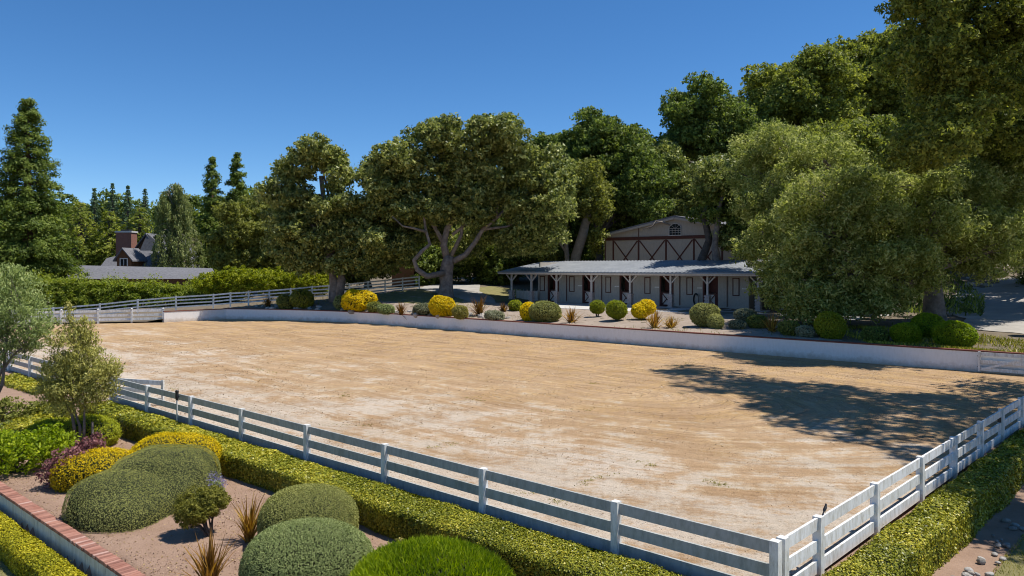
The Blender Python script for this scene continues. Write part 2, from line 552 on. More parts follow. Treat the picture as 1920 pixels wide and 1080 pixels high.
def wall_y(x):
    return np.interp(x, _wx, _wy)

CTRL = np.array([
    (-60, 66, -.3), (-42, 66, -.1), (-34, 67, .4), (-25.3, 68, .87), (-16, 66, 1.5), (-8.75, 70, 2.45), (-5.9, 66, 1.95), (-3, 58, 1.3),
    (-4, 78, 2.5), (0, 72, 1.75), (-1, 66, 1.45), (3, 69, 1.35), (2, 73, 1.4), (10, 64, 1.35), (18, 57, 1.38), (12, 58, 1.33), (8, 51, 1.25), (14, 46, 1.22), (18, 43, 1.2), (22, 40, 1.15),
    (15, 72, 1.5), (8, 78, 1.8), (24, 62, 1.6), (27, 47.6, 1.3), (29, 45, 1.25), (33, 52, 1.5), (40, 60, 2.2), (48, 75, 3.6), (33, 40, 1.1), (30, 33, .8), (36, 28, .8),
    (24, 30.5, .55), (26, 26, .5), (30, 90, 8), (40, 100, 12), (60, 100, 17), (15, 100, 6), (0, 110, 5), (-20, 100, 2.5), (-50, 100, 0), (60, 140, 24),
    (20, 140, 14), (-10, 150, 8), (90, 90, 18), (-80, 100, -1), (-120, 120, -1), (120, 160, 34), (-60, 200, 8), (40, 220, 34), (140, 60, 16), (80, 40, 8), (60, 20, 3),
    (-70, 140, 1), (-30, 130, 3), (-110, 70, -.5), (100, 220, 44)], float)
def _rbf():
    d = np.linalg.norm(CTRL[:, None, :2] - CTRL[None, :, :2], axis=2)
    n = len(CTRL)
    A = np.zeros((n + 3, n + 3))
    A[:n, :n] = d + np.eye(n) * .3
    A[:n, n] = 1; A[:n, n + 1:] = CTRL[:, :2]; A[n, :n] = 1; A[n + 1:, :n] = CTRL[:, :2].T
    return np.linalg.solve(A, np.concatenate([CTRL[:, 2], [0, 0, 0]]))
_W = _rbf()
def hill(x, y):
    x = np.atleast_1d(np.asarray(x, float)); y = np.atleast_1d(np.asarray(y, float))
    d = np.sqrt((x[:, None] - CTRL[None, :, 0]) ** 2 + (y[:, None] - CTRL[None, :, 1]) ** 2)
    n = len(CTRL)
    z = d @ _W[:n] + _W[n] + x * _W[n + 1] + y * _W[n + 2]
    top = np.interp(x, [-60, -42, -30, -25, 20.3, 22.0, 23.5, 60], [-.05, -.05, .1, .90, .90, .85, .05, .0])
    k = np.clip((y - wall_y(x)) / 3.2, 0, 1)
    k = k * k * (3 - 2 * k)
    return top + (z - top) * k
def up_z(x, y):
    return float(hill(x, y)[0])

def ground_at(px, py):
    """where the bank behind the far wall is met at photo pixel (px, py)"""
    ys = np.linspace(28, 130, 1200)
    xs = (px - 960) / F * ys
    zs = CH + (CY - py) / F * ys
    ok = (hill(xs, ys) >= zs) & (ys > wall_y(xs))
    i = int(np.argmax(ok)) if ok.any() else 0
    return Vector((xs[i], ys[i], up_z(xs[i], ys[i])))

def grid_mesh(name, X, Y, Z, mat):
    ny, nx = X.shape
    vs = np.stack([X, Y, Z], 2).reshape(-1, 3)
    idx = np.arange(nx * ny).reshape(ny, nx)
    q = np.stack([idx[:-1, :-1], idx[:-1, 1:], idx[1:, 1:], idx[1:, :-1]], 2).reshape(-1, 4).astype(np.int32)
    me = bpy.data.meshes.new(name)
    me.vertices.add(len(vs)); me.vertices.foreach_set('co', vs.astype(np.float32).ravel())
    me.loops.add(q.size); me.loops.foreach_set('vertex_index', q.ravel())
    me.polygons.add(len(q))
    me.polygons.foreach_set('loop_start', np.arange(0, q.size, 4, dtype=np.int32))
    me.polygons.foreach_set('loop_total', np.full(len(q), 4, np.int32))
    me.polygons.foreach_set('use_smooth', np.ones(len(q), bool))
    me.materials.append(mat)
    me.update(calc_edges=True)
    return me

def lump(x, y, s, a):
    return a * (np.sin(x * 1.7 * s + 1.3) * np.cos(y * 1.3 * s + .4) + .6 * np.sin(x * 3.1 * s + y * 2.3 * s) + .4 * np.cos(y * 5.3 * s - x * 4.1 * s))

def smooth(t):
    t = np.clip(t, 0, 1)
    return t * t * (3 - 2 * t)

GARDEN_Z, LOW_Z, RIGHT_Z = -.42, -1.0, -.6
def near_height(x, y):
    """the ground outside the arena on the camera's side"""
    rx, ry = x - CORNER.x, y - CORNER.y
    u = rx * U.x + ry * U.y
    v = rx * N.x + ry * N.y
    ru = rx * UR.x + ry * UR.y
    rv = rx * NR.x + ry * NR.y
    z = np.full_like(x, -.03)
    z = np.where((v < 0) & (rv < 0), -.12, z)
    fade_l = smooth((u + 27) / 4.5)                      # the path at the gate stays level
    g = GARDEN_Z * smooth((v - .12) / .8) * fade_l + lump(x, y, 1, .015) * smooth((v - .5))
    g = np.where(v > 5.1, LOW_Z, g)
    r = RIGHT_Z * smooth((rv - .08) / .8) * smooth((30 - ru) / 14) + lump(x, y, 1, .02) * smooth(rv - .5)
    out_f = v > 0
    out_r = rv > 0
    z = np.where(out_f & ~out_r, g, z)
    z = np.where(out_r & ~out_f, r, z)
    z = np.where(out_f & out_r, np.minimum(g, r), z)
    return z

xs = np.arange(-62, 44.1, .25); ys = np.arange(-6, 66, .25)
X, Y = np.meshgrid(xs, ys)
Z = near_height(X, Y)
beyond = Y > wall_y(X) - .02
Z = np.where(beyond, -.5, Z)
near_me = grid_mesh('garden_ground', X, Y, Z, M['soil'])
tag(link('garden_ground', near_me), kind='structure')

def near_sheet(name, mat, fu, lift=.012, step=.3, u0=0, u1=10, v0=0, v1=5):
    UU, VV = np.meshgrid(np.arange(u0, u1, step), np.arange(v0, v1 + .01, step))
    X_, Y_ = fu(UU, VV)
    tag(link(name, grid_mesh(name, X_, Y_, near_height(X_, Y_) + lift, mat)), kind='structure')
near_sheet('lawn', M['lawn'], lambda u, v: (CORNER.x + UR.x * u + NR.x * v, CORNER.y + UR.y * u + NR.y * v), u0=-3, u1=17, v0=1.55, v1=10)
near_sheet('lawn', M['lawn'], lambda u, v: (CORNER.x + U.x * u + N.x * v, CORNER.y + U.y * u + N.y * v), u0=-21, u1=-5, v0=5.6, v1=11)

# the bank and hillside behind the far wall, laid from the wall's back edge outwards
sx_ = np.unique(np.concatenate([np.linspace(-140, -45, 40), np.arange(-45, 45, .5), np.linspace(45, 140, 40), [p.x for p in WL]]))
dd = np.concatenate([np.arange(0, 12, .4), np.arange(12, 50, 1.0), np.arange(50, 240, 6.0)]) + .06
SX, DD = np.meshgrid(sx_, dd)
SY = wall_y(SX) + DD
SZ = hill(SX.ravel(), SY.ravel()).reshape(SX.shape) + lump(SX, SY, 1.0, .025) * smooth((DD - .5) / 2)
tag(link('hillside', grid_mesh('hillside', SX, SY, SZ, M['litter'])), kind='structure')

far_me = MB().add([(-3000, -600, -1.6), (3000, -600, -1.6), (3000, 4000, -1.6), (-3000, 4000, -1.6)], [(0, 1, 2, 3)]).mesh('ground', M['litter'])
tag(link('ground', far_me), kind='structure')

# the arena floor: one gently uneven sheet inside fences and wall
def arena_sheet():
    poly = [CORNER + U * .0 + N * .02, rr(20.6, .02), Vector((22.6, 30.9, 0))] + list(reversed([p + Vector((.0, .05, 0)) for p in WL])) + \
           [Vector((-40, 58.5, 0)), Vector((-50, 54, 0)), fr(-52, 10), fr(-34, .02)]
    us = np.arange(-75, 4, .33); vs = np.arange(-48, 14, .33)
    UU, VV = np.meshgrid(us, vs)
    gx = CORNER.x + U.x * UU + N.x * VV; gy = CORNER.y + U.y * UU + N.y * VV
    inside = np.zeros(gx.shape, bool)
    n = len(poly)
    for i in range(n):
        x0, y0 = poly[i].x, poly[i].y; x1, y1 = poly[(i + 1) % n].x, poly[(i + 1) % n].y
        c = ((y0 > gy) != (y1 > gy)) & (gx < (x1 - x0) * (gy - y0) / (y1 - y0 + 1e-12) + x0)
        inside ^= c
    return poly
ARENA_POLY = arena_sheet()
import bmesh
bm = bmesh.new()
vsb = [bm.verts.new((p.x, p.y, .004)) for p in ARENA_POLY]
bm.faces.new(vsb)
bmesh.ops.triangulate(bm, faces=bm.faces[:])
me = bpy.data.meshes.new('arena_sand'); bm.to_mesh(me); bm.free()
me.materials.append(M['arena'])
tag(link('arena_sand', me), kind='structure')

def drape(name, poly, mat, lift=.02, step=.8):
    """a sheet following the bank inside a polygon"""
    bm = bmesh.new()
    f = bm.faces.new([bm.verts.new((p[0], p[1], 0)) for p in poly])
    x0 = min(p[0] for p in poly); x1 = max(p[0] for p in poly); y0 = min(p[1] for p in poly); y1 = max(p[1] for p in poly)
    for k in np.arange(x0 + step, x1, step):
        bmesh.ops.bisect_plane(bm, geom=bm.verts[:] + bm.edges[:] + bm.faces[:], plane_co=(k, 0, 0), plane_no=(1, 0, 0))
    for k in np.arange(y0 + step, y1, step):
        bmesh.ops.bisect_plane(bm, geom=bm.verts[:] + bm.edges[:] + bm.faces[:], plane_co=(0, k, 0), plane_no=(0, 1, 0))
    bmesh.ops.triangulate(bm, faces=bm.faces[:])
    co = np.array([v.co[:2] for v in bm.verts])
    z = hill(co[:, 0], co[:, 1]) + lump(co[:, 0], co[:, 1], 1.0, .025)
    for v, zz in zip(bm.verts, z):
        v.co.z = zz + lift
    me = bpy.data.meshes.new(name); bm.to_mesh(me); bm.free()
    me.materials.append(mat)
    for p in me.polygons:
        p.use_smooth = True
    return tag(link(name, me), kind='structure')

# facade axes of the stable block
FD = Vector((.781, -.624, 0)); FN = Vector((-.624, -.781, 0))        # along it, and out towards the arena
FO = Vector((3.8, 68.5, 0)); FZ = 1.36
def st(t, d, z=0.0):
    """t along the stable front, d out from it, z above its floor"""
    return FO + FD * t + FN * d + Vector((0, 0, FZ + z))

drape('lawn', [(-14, 66), (-8, 61.5), (-4.5, 60.5), (-4, 66), (-6, 71.5), (-11, 70)], M['lawn'], .03)
drape('lawn', [(-4.0, 75.5), (-1.2, 66.5), (.6, 67), (2.2, 71), (1.0, 79), (-2.5, 80)], M['lawn'], .03)
_bed = [p for p in WL if p.x > -13 and p.x < 19]
drape('planted_bank', [(p.x, p.y + .32) for p in _bed] + [(p.x, p.y + 13) for p in reversed(_bed)], M['bed_soil'], .015, .7)
drape('driveway', [(-9.5, 74), (-8.2, 69.5), (-5.2, 66.2), (-3.0, 63.5), (-1.4, 64), (-1.6, 68), (-3.2, 73), (-3.5, 82), (-9, 84)], M['drive'], .045)
drape('driveway', [(25, 41.8), (27.5, 38.5), (40, 36), (62, 60), (70, 90), (56, 92), (45, 74), (34, 58), (29.5, 51), (28.6, 47)], M['drive'], .045)
# the concrete apron in front of the stable: a slab with a thickness
ap = MB()
A = [st(-3.6, 1.2, 0), st(-3.6, 7.4, -.05), st(27.5, 6.6, -.06), st(27.5, 1.2, 0)]
B = [p - Vector((0, 0, .5)) for p in A]
ap.add(A + B, [(0, 1, 2, 3), (1, 0, 4, 5), (2, 1, 5, 6), (3, 2, 6, 7), (0, 3, 7, 4)])
tag(ap.build('apron', M['concrete']), kind='structure')

# ------------------------------------------------------------------ walls and fences
def ribbon_wall(mb, line, th, z0, z1):
    """a wall of thickness th behind a polyline (on its back side)"""
    n = len(line)
    offs = []
    for i in range(n):
        d = (line[min(i + 1, n - 1)] - line[max(i - 1, 0)]).normalized()
        offs.append(Vector((-d.y, d.x, 0)))
    vs = []
    for p, o in zip(line, offs):
        q = p + o * th
        vs += [(p.x, p.y, z0), (p.x, p.y, z1), (q.x, q.y, z1), (q.x, q.y, z0)]
    fs = []
    for i in range(n - 1):
        a, b = i * 4, i * 4 + 4
        fs += [(a, b, b + 1, a + 1), (a + 1, b + 1, b + 2, a + 2), (a + 2, b + 2, b + 3, a + 3)]
    fs += [(0, 1, 2, 3), (4 * n - 1, 4 * n - 2, 4 * n - 3, 4 * n - 4)]
    mb.add(vs, fs)

t = thing('retaining_wall', 'long low white wall with dark red coping along the far side of the arena', 'wall', WL[0])
def shifted(line, off):
    n = len(line); out = []
    for i in range(n):
        d = (line[min(i + 1, n - 1)] - line[max(i - 1, 0)]).normalized()
        out.append(line[i] + Vector((-d.y, d.x, 0)) * off)
    return out
REL = [p - WL[0] for p in WL]
w = MB(); ribbon_wall(w, REL, .22, -.15, .88); w.build('wall', M['white_wall'], t)
w = MB(); ribbon_wall(w, shifted(REL, -.03), .28, .883, .945); w.build('coping', M['cap_brick'], t)

def fence(name, label, cat, pts, post_h, boards, bt, mat, post_w=.12, zs=None, board_off=0.0, cap=False, group=None, post_mat=None):
    """posts at pts; boards = list of (z centre, height); every post and every board is a part"""
    t = thing(name, label, cat, pts[0], 0, group)
    o = pts[0]
    side = Vector((0, 0, 0))
    d0 = (pts[-1] - pts[0]); d0.z = 0; ang = math.atan2(d0.y, d0.x)
    nn = Vector((math.sin(ang), -math.cos(ang), 0))
    pm = MB().box(-post_w / 2, post_w / 2, -post_w / 2, post_w / 2, -.25, post_h)
    if cap:
        c = post_w * .62
        pm.add([(-c, -c, post_h + .003), (c, -c, post_h + .003), (c, c, post_h + .003), (-c, c, post_h + .003), (0, 0, post_h + .09)], [(0, 1, 4), (1, 2, 4), (2, 3, 4), (3, 0, 4), (3, 2, 1, 0)])
    pme = pm.mesh('post', post_mat or mat)
    for p in pts:
        q = link('post', pme, t, p - o)
        q.rotation_euler = (0, 0, ang)
    for a, b in zip(pts[:-1], pts[1:]):
        d = (b - a).normalized()
        a2, b2 = a + d * (post_w / 2 - .004), b - d * (post_w / 2 - .004)
        for zc, h in boards:
            off = nn * board_off
            e0, e1 = random.uniform(-.008, .008), random.uniform(-.008, .008)
            m = MB().bar(a2 - o + off + Vector((0, 0, zc + e0)), b2 - o + off + Vector((0, 0, zc + e1)), bt, h)
            m.build('board', mat, t)
    return t

def on_front(px, py, h=.85):
    p = at_z(px, py, h)
    r = p - CORNER
    return fr(r.x * U.x + r.y * U.y, 0, 0)
FB = [(.742, .175), (.42, .18), (.105, .19)]
front_posts = [on_front(a, b) for a, b in ((221, 705), (283, 722), (367, 742), (464, 765), (586, 795), (731, 831), (916, 876), (1161, 938))] + [CORNER.copy()]
fence('board_fence', 'shaded white three board fence running behind the long clipped hedge', 'fence', front_posts, .86, FB, .04, M['shaded_white'], .125, board_off=-.02, post_mat=M['white'])
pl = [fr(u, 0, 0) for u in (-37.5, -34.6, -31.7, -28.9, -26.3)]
fence('board_fence', 'short white board fence glimpsed behind the slim green tree, left of the path opening', 'fence', pl, .86, FB, .04, M['shaded_white'], .125, board_off=-.02, post_mat=M['white'])
def on_right(px, py, h=.85):
    p = at_z(px, py, h); r = p - CORNER
    return rr(r.x * UR.x + r.y * UR.y, 0, 0)
right_posts = [rr(.22, -.0)] + [on_right(a, b) for a, b in ((1545, 970), (1655, 908), (1734, 857), (1794, 820), (1842, 790), (1880, 767), (1911, 745))]
last = right_posts[-1]
right_posts += [last + UR * 2.45, last + UR * 4.9, last + UR * 7.3, last + UR * 9.4]
fence('board_fence', 'sunlit white three board fence slanting away beside the glossy hedge and stones', 'fence', right_posts, .85, FB, .04, M['white'], .13, board_off=.0)

# white fence at the far left corner of the arena
fl = [at_y(px, 600, 62.3 - (307 - px) * .012) for px in (306, 247, 184, 115, 50, -20)]
fl = [Vector((p.x, p.y, .03)) for p in fl]
fence('rail_fence', 'bright white low rail fence ending at the left end of the far white wall', 'fence', fl, 1.08, [(.93, .19), (.58, .19), (.25, .19)], .05, M['white'], .14, board_off=.04, cap=True)

# the grey white rail fence that climbs the slope behind
fb_px = [(-30, 583), (100, 576), (187, 569), (258, 561), (330, 555), (400, 551), (432, 548), (466, 546), (505, 543), (545, 540), (585, 536), (617, 534), (655, 531), (690, 527), (722, 524), (755, 520), (786, 517)]
pts = []
for px, py in fb_px:
    yy = 66.0 + (px + 30) * .0055
    p = at_y(px, py, yy); p.z -= 1.2
    pts.append(p)
fence('rail_fence', 'weather-worn four rail fence climbing the slope in front of the tall hedge', 'fence', pts, 1.2, [(1.1, .13), (.8, .12), (.5, .12), (.2, .12)], .05, M['white'], .12, board_off=.03)

def gate(name, label, p, ang, length, h, diag):
    t = thing(name, label, 'gate', p, ang)
    for x in (.045, length - .045):
        MB().box(x - .045, x + .045, -.03, .03, .06, h).build('stile', M['white'], t)
    for z in (.16, .16 + (h - .26) * .5, h - .1):
        MB().box(.093, length - .093, -.018, .018, z - .075, z + .075).build('board', M['white'], t)
    if diag:
        MB().bar((.1, -.034, .14), (length - .1, -.034, h - .1), .03, .09).build('brace', M['white'], t)
    for z in (.25, h - .2):
        MB().box(-.03, .1, .032, .05, z - .02, z + .02).build('hinge', M['black'], t)
    MB().box(length - .11, length - .02, -.06, -.034, h * .6, h * .6 + .05).build('latch', M['black'], t)
    return t
gp = front_posts[0]
ge = at_z(303, 712, .85); ge.z = 0
gd = ge - gp
gate('gate', 'white board gate standing open into the arena behind the end of the fence', gp + gd.normalized() * .09 + Vector((0, 0, .0)), math.atan2(gd.y, gd.x), max(1.9, gd.length), .84, False)
gd = WALL_F - WALL_E
gate('gate', 'closed white gate with a diagonal brace at the right end of the far wall', WALL_E + gd.normalized() * .06 + Vector((-.09, -.11, .0)), math.atan2(gd.y, gd.x), gd.length - .1, .92, True)
tp = thing('gate_post', 'white square post beside the braced gate at the arena corner', 'post', (22.12, 30.95, 0))
MB().box(-.1, .1, -.1, .1, -.1, 1.02).build('post', M['white'], tp)
MB().box(-.12, .12, -.12, .12, 1.023, 1.06).build('cap', M['white'], tp)

# ------------------------------------------------------------------ the brick topped garden wall at lower left
t = thing('brick_topped_wall', 'low pale boarded wall with a red brick top edging the lower left garden', 'wall', fr(-14, 5.1, 0))
def loc_in(t, p):
    return Vector(p) - t.location
wb = MB()
a, b = fr(-24, 5.08) - t.location, fr(-3, 5.08) - t.location
wb.bar(a + Vector((0, 0, -.70)), b + Vector((0, 0, -.70)), .16, .62)
wb.build('wall_core', M['pale_siding'], t)
ang_u = math.atan2(U.y, U.x)
pm = MB().box(-.0475, .0475, -.012, .012, -.33, .33).mesh('plank', M['pale_siding'])
for k in range(105):
    u = -18.6 + k * .102
    q = link('plank', pm, t, fr(u, 5.176 + random.uniform(0, .004), -.71) - t.location)
    q.rotation_euler = (0, 0, ang_u)
bmx = MB()
bmx.box(-.0315, .0315, -.125, .125, -.032, .032)
bm_ = bmesh.new(); tmp = bmx.mesh('brick', M['brick_red']); bm_.from_mesh(tmp)
bmesh.ops.bevel(bm_, geom=bm_.edges[:], offset=.006, segments=1, affect='EDGES')
bm_.to_mesh(tmp); bm_.free()
for k in range(140):
    u = -18.6 + k * .0765
    q = link('brick', tmp, t, fr(u, 5.10 + random.uniform(-.006, .006), -.352 + random.uniform(-.003, .003)) - t.location)
    q.rotation_euler = (random.uniform(-.02, .02), random.uniform(-.02, .02), ang_u + random.uniform(-.02, .02))
mo = MB()
mo.bar(fr(-18.7, 5.10, -.372) - t.location, fr(-7.8, 5.10, -.372) - t.location, .22, .05)
mo.build('mortar', M['stone'], t)

# ------------------------------------------------------------------ stable block
t = thing('stable_block', 'long low stable building with a grey metal porch roof and half doors', 'building', st(0, 0), math.atan2(FD.y, FD.x))
# local axes: x along the front, -y towards the arena, z up from the floor
DOORS = [.0, 3.8, 7.6, 11.4, 15.2]
T0, T1 = -1.75, 18.3
HW = 2.75
def wall_pieces(mb):
    """front wall with door openings .95 m wide 2.35 high"""
    x = T0
    for c in DOORS:
        mb.box(x, c - .55, 0, .15, 0, HW)
        mb.box(c - .55, c + .55, 0, .15, 2.4, HW)
        x = c + .55
    mb.box(x, T1, 0, .15, 0, HW)
    mb.box(T0, T0 + .15, .15, 4.2, 0, HW + .9)
    mb.box(T1 - .15, T1, .15, 4.2, 0, HW + .9)
    mb.box(T0 + .15, T1 - .15, 4.05, 4.2, 0, HW + .9)
    mb.box(20.6, 28.2, 0, .15, 0, HW); mb.box(20.6, 20.75, .15, 4.2, 0, HW); mb.box(28.05, 28.2, .15, 4.2, 0, HW)
w = MB(); wall_pieces(w); w.build('wall', M['grey_taupe'], t)
w = MB(); w.box(T0 + .16, T1 - .16, .152, 4.04, .0, .02); w.box(18.3, 20.6, 3.6, 3.7, 0, 2.7); w.build('floor_and_shade_panel', M['dark'], t)  # near-black floor; the upright panel paints the shade of the passage opening
w = MB(); w.box(-3.8, 28.3, -2.0, .0, -.35, -.004); w.build('porch_floor', M['concrete'], t)
for c in DOORS:
    d = MB().box(c - .46, c + .46, .03, .09, .04, 1.12).build('half_door', M['post_paint'], t)
    x = MB()
    for z in (.085, 1.075):
        x.box(c - .46, c + .46, -.005, .027, z - .045, z + .045)
    for s in (-1, 1):
        x.box(c + s * .42 - .04, c + s * .42 + .04, -.005, .027, .133, 1.027)
    x.bar((c - .38, .008, .14), (c + .38, .008, 1.02), .03, .07)
    x.bar((c + .38, .014, .14), (c - .38, .014, 1.02), .03, .07)
    x.build('cross_brace', M['dark_red'], d)
    MB().box(c + .30, c + .42, -.03, -.007, .95, 1.0).build('latch', M['black'], d)
    f = MB()
    f.box(c - .63, c - .47, -.03, -.003, .0, 2.35); f.box(c + .47, c + .63, -.03, -.003, .0, 2.35); f.box(c - .63, c + .63, -.03, -.003, 2.353, 2.47)
    f.build('door_frame', M['dark_red'], t)
    u = MB().box(c - .47, c + .47, .6, .66, 1.15, 2.3)
    u.build('upper_door', M['dark_red'], t)
for c in [-1.25, 2.05, 5.85, 9.65, 13.45, 17.3]:
    s = MB().box(c - .2, c + .2, -.03, -.003, 1.05, 2.3).build('shutter', M['grey_taupe'], t)
    f = MB()
    for k in (-1, 1):
        f.box(c + k * .24 - .035, c + k * .24 + .035, -.045, -.003, .98, 2.37)
    f.box(c - .205, c + .205, -.045, -.003, .98, 1.045); f.box(c - .205, c + .205, -.045, -.003, 2.305, 2.37)
    f.build('shutter_frame', M['dark_red'], s)
for c in (2.9, 6.7, 10.5, 14.3, 18.0):
    MB().box(c - .22, c + .22, -.02, -.003, 1.5, 1.58).build('name_plate', M['white'], t)
for c in (1.5, 5.2, 12.6, 16.6):
    MB().tube([(c, -.06, .1), (c, -.06, 2.6)], [.03, .03], 8).build('downpipe', M['dark_red'], t)
# porch posts on brick piers
POSTS = [-3.55, -1.55, 1.9 - .25, 5.45, 9.35, 13.15, 16.3 - .6, 19.6, 23.4, 27.4]
POSTS = [-3.5, -1.2, 1.6, 5.25, 9.0, 12.65, 15.75, 19.7, 23.5, 27.3]
def pier_mesh():
    m = MB()
    k = 9
    for i in range(k):
        ww = .17 if i % 2 else .215
        m.box(-ww, ww, -ww, ww, i * .115 + .003, i * .115 + .112)
    return m
M['pier'] = speckled('washed_brick', (.36, .27, .24), (.60, .52, .48), 9, .9, .5, .01)
pme = pier_mesh().mesh('brick_pier', M['pier'])
PO = -1.75
for c in POSTS:
    link('brick_pier', pme, t, (c, PO, 0))
    p = MB().box(c - .075, c + .075, PO - .075, PO + .075, 1.04, 2.52).build('porch_post', M['post_paint'], t)
    m = MB()
    for s in (-1, 1):
        m.bar((c + s * .07, PO, 1.95), (c + s * .62, PO, 2.50), .09, .09)
    m.bar((c, PO + .07, 1.95), (c, PO + .6, 2.50), .09, .09)
    m.build('brace', M['post_paint'], p)
w = MB(); w.box(-3.9, 28.4, PO - .08, PO + .08, 2.523, 2.74); w.build('porch_beam', M['post_paint'], t)
# rafters, corrugated roof, gutter
for x in np.arange(-3.7, 28.4, 1.3):
    MB().bar((x, -2.35, 2.70 + .06), (x, 4.2, 3.62 + .06), .07, .12).build('rafter', M['post_paint'], t)
cor = MB()
xs2 = np.arange(-4.3, 28.9, .085)
rows = [(-2.75, 2.80), (.8, 3.31), (4.35, 3.80)]
vs = []; fs = []
for x in xs2:
    h = .022 * math.cos(x / .34 * 2 * math.pi)
    for y, z in rows:
        vs.append((x, y, z + h))
for i in range(len(xs2) - 1):
    for j in range(2):
        a = i * 3 + j
        fs.append((a, a + 3, a + 4, a + 1))
cor.add(vs, fs)
rf = cor.build('roof', M['roof_metal'], t)
sol = rf.modifiers.new('thickness', 'SOLIDIFY'); sol.thickness = .012; sol.offset = -1
w = MB(); w.box(-4.32, 28.9, -2.90, -2.78, 2.68, 2.79); w.build('gutter', M['roof_metal'], rf)
w = MB(); w.box(-4.3, 28.9, -2.777, -2.74, 2.56, 2.765); w.build('fascia', M['post_paint'], t)

# things standing at the stable
h = thing('garden_hose', 'coil of dark hose hanging on the stable wall between two half doors', 'hose', st(14.1, .05, 1.0), math.atan2(FD.y, FD.x))
hm = MB()
for k in range(5):
    rad = .30 + k * .018
    pts = [(math.cos(a) * rad * .62, -.10 - k * .025 - .01 * math.sin(3 * a), -.38 + math.sin(a) * rad * 1.35) for a in np.linspace(0, 2 * math.pi, 26)]
    hm.tube(pts, [.022] * 26, 6, cap=False)
hm.build('coil', M['black'], h, True)
MB().box(-.08, .08, -.24, .06, -.02, .03).build('hanger', M['black'], h)

pen = thing('pen_fence', 'beige panelled pen fence at the left end of the stable porch', 'fence', st(-1.7, .3, 0), math.atan2(FD.y, FD.x))
for k in range(6):
    MB().box(-2.35 + k * .42, -1.97 + k * .42, -.03, .03, .08, .98).build('panel', M['post_paint'], pen)
for k in range(7):
    MB().box(-2.385 + k * .42, -2.345 + k * .42 - .006, -.05, .05, 0, 1.1).build('post', M['grey_taupe'], pen)

# ------------------------------------------------------------------ big barn behind the stable
BO = Vector((9.4, 75.5, 0))
t = thing('barn', 'tall taupe barn with dark red cross braced doors and an arched window, behind the stable', 'building', BO + Vector((0, 0, 1.5)), math.atan2(FD.y, FD.x))
BW, EZ, AZ_, MID = 15.2, 6.2, 7.75, 7.8
w = MB()
prof = [(0, 0), (BW, 0), (BW, EZ), (MID, AZ_), (0, EZ)]
vs = [(x, 0, z) for x, z in prof] + [(x, 12, z) for x, z in prof]
w.add(vs, [(0, 1, 2, 3, 4), (9, 8, 7, 6, 5), (0, 5, 6, 1), (1, 6, 7, 2), (4, 9, 5, 0)])
w.build('wall', M['taupe'], t)
r = MB()
for (xa, za, xb, zb) in ((-.35, EZ - .07 + .07, MID, AZ_ + .02), (BW + .35, EZ, MID, AZ_ + .02)):
    vs = []
    for y in (-.35, 12.3):
        vs += [(xa, y, za), (xb, y, zb), (xb, y, zb + .16), (xa, y, za + .16)]
    r.add(vs, [(0, 1, 2, 3), (7, 6, 5, 4), (0, 4, 5, 1), (3, 2, 6, 7), (0, 3, 7, 4)])
r.build('roof', M['shingle'], t)
for (xa, za, xb, zb) in ((-.3, EZ - .05, MID - .02, AZ_ - .08), (BW + .3, EZ - .05, MID + .02, AZ_ - .08)):
    MB().bar((xa, -.32, za), (xb, -.32, zb), .08, .2).build('barge_board', M['taupe'], t)
MB().box(.05, BW - .05, -.10, -.003, 5.72, 6.02).build('door_track', M['red_brown'], t)
verts_x = [1.0, 3.85, 6.8, 9.65, 12.4, 15.0]
for x in verts_x:
    MB().box(x - .08, x + .08, -.07, -.003, .1, 5.7).build('upright', M['red_brown'], t)
MB().box(3.85 - .03, 3.85 + .03, -.04, -.003, 6.03, 6.95).build('batten', M['red_brown'], t)
for x in (.04, BW - .04):
    MB().box(x - .06, x + .06, -.05, -.003, 0, 5.7).build('corner_board', M['red_brown'], t)
for a, b in zip(verts_x[:-1], verts_x[1:]):
    p = MB().box(a + .09, b - .09, -.03, -.004, .1, 5.68).build('door_panel', M['taupe'], t)
    x = MB(); x.bar((a + .12, -.048, 5.62), (b - .12, -.048, 2.4), .03, .12)
    x.build('cross_brace', M['red_brown'], p)
    x = MB(); x.bar((b - .12, -.078, 5.62), (a + .12, -.078, 2.4), .026, .12)
    x.build('cross_brace', M['red_brown'], p)
wn = MB()
cx, hw, z0, z1 = 7.75, .62, 6.10, 6.72
vs = [(cx - hw, -.02, z0), (cx + hw, -.02, z0)] + [(cx + hw * math.cos(a), -.02, z1 + .46 * math.sin(a)) for a in np.linspace(0, math.pi, 13)]
wn.add(vs, [tuple(range(len(vs)))])
win = wn.build('window', M['glass'], t)
fr_m = MB()
arc = [(cx + hw * math.cos(a), -.05, z1 + .46 * math.sin(a)) for a in np.linspace(0, math.pi, 13)]
for p, q in zip(arc[:-1], arc[1:]):
    fr_m.bar(p, q, .05, .07, up=Vector((0, 1, 0)))
for x in (cx - hw, cx + hw):
    fr_m.box(x - .035, x + .035, -.08, -.025, z0, z1)
fr_m.box(cx - hw - .06, cx + hw + .06, -.09, -.022, z0 - .08, z0)
fr_m.build('window_frame', M['post_paint'], win)
mu = MB()
for k in (-1, 0, 1):
    mu.box(cx + k * .31 - .014, cx + k * .31 + .014, -.045, -.024, z0, z1)
for z in (z0 + .21, z0 + .42, z1):
    mu.box(cx - hw + .03, cx + hw - .03, -.05, -.046, z - .014, z + .014)
for a in (R(45), R(90), R(135)):
    mu.bar((cx, -.035, z1), (cx + .58 * math.cos(a), -.035, z1 + .43 * math.sin(a)), .02, .03, up=Vector((0, 1, 0)))
mu.build('muntin', M['post_paint'], win)

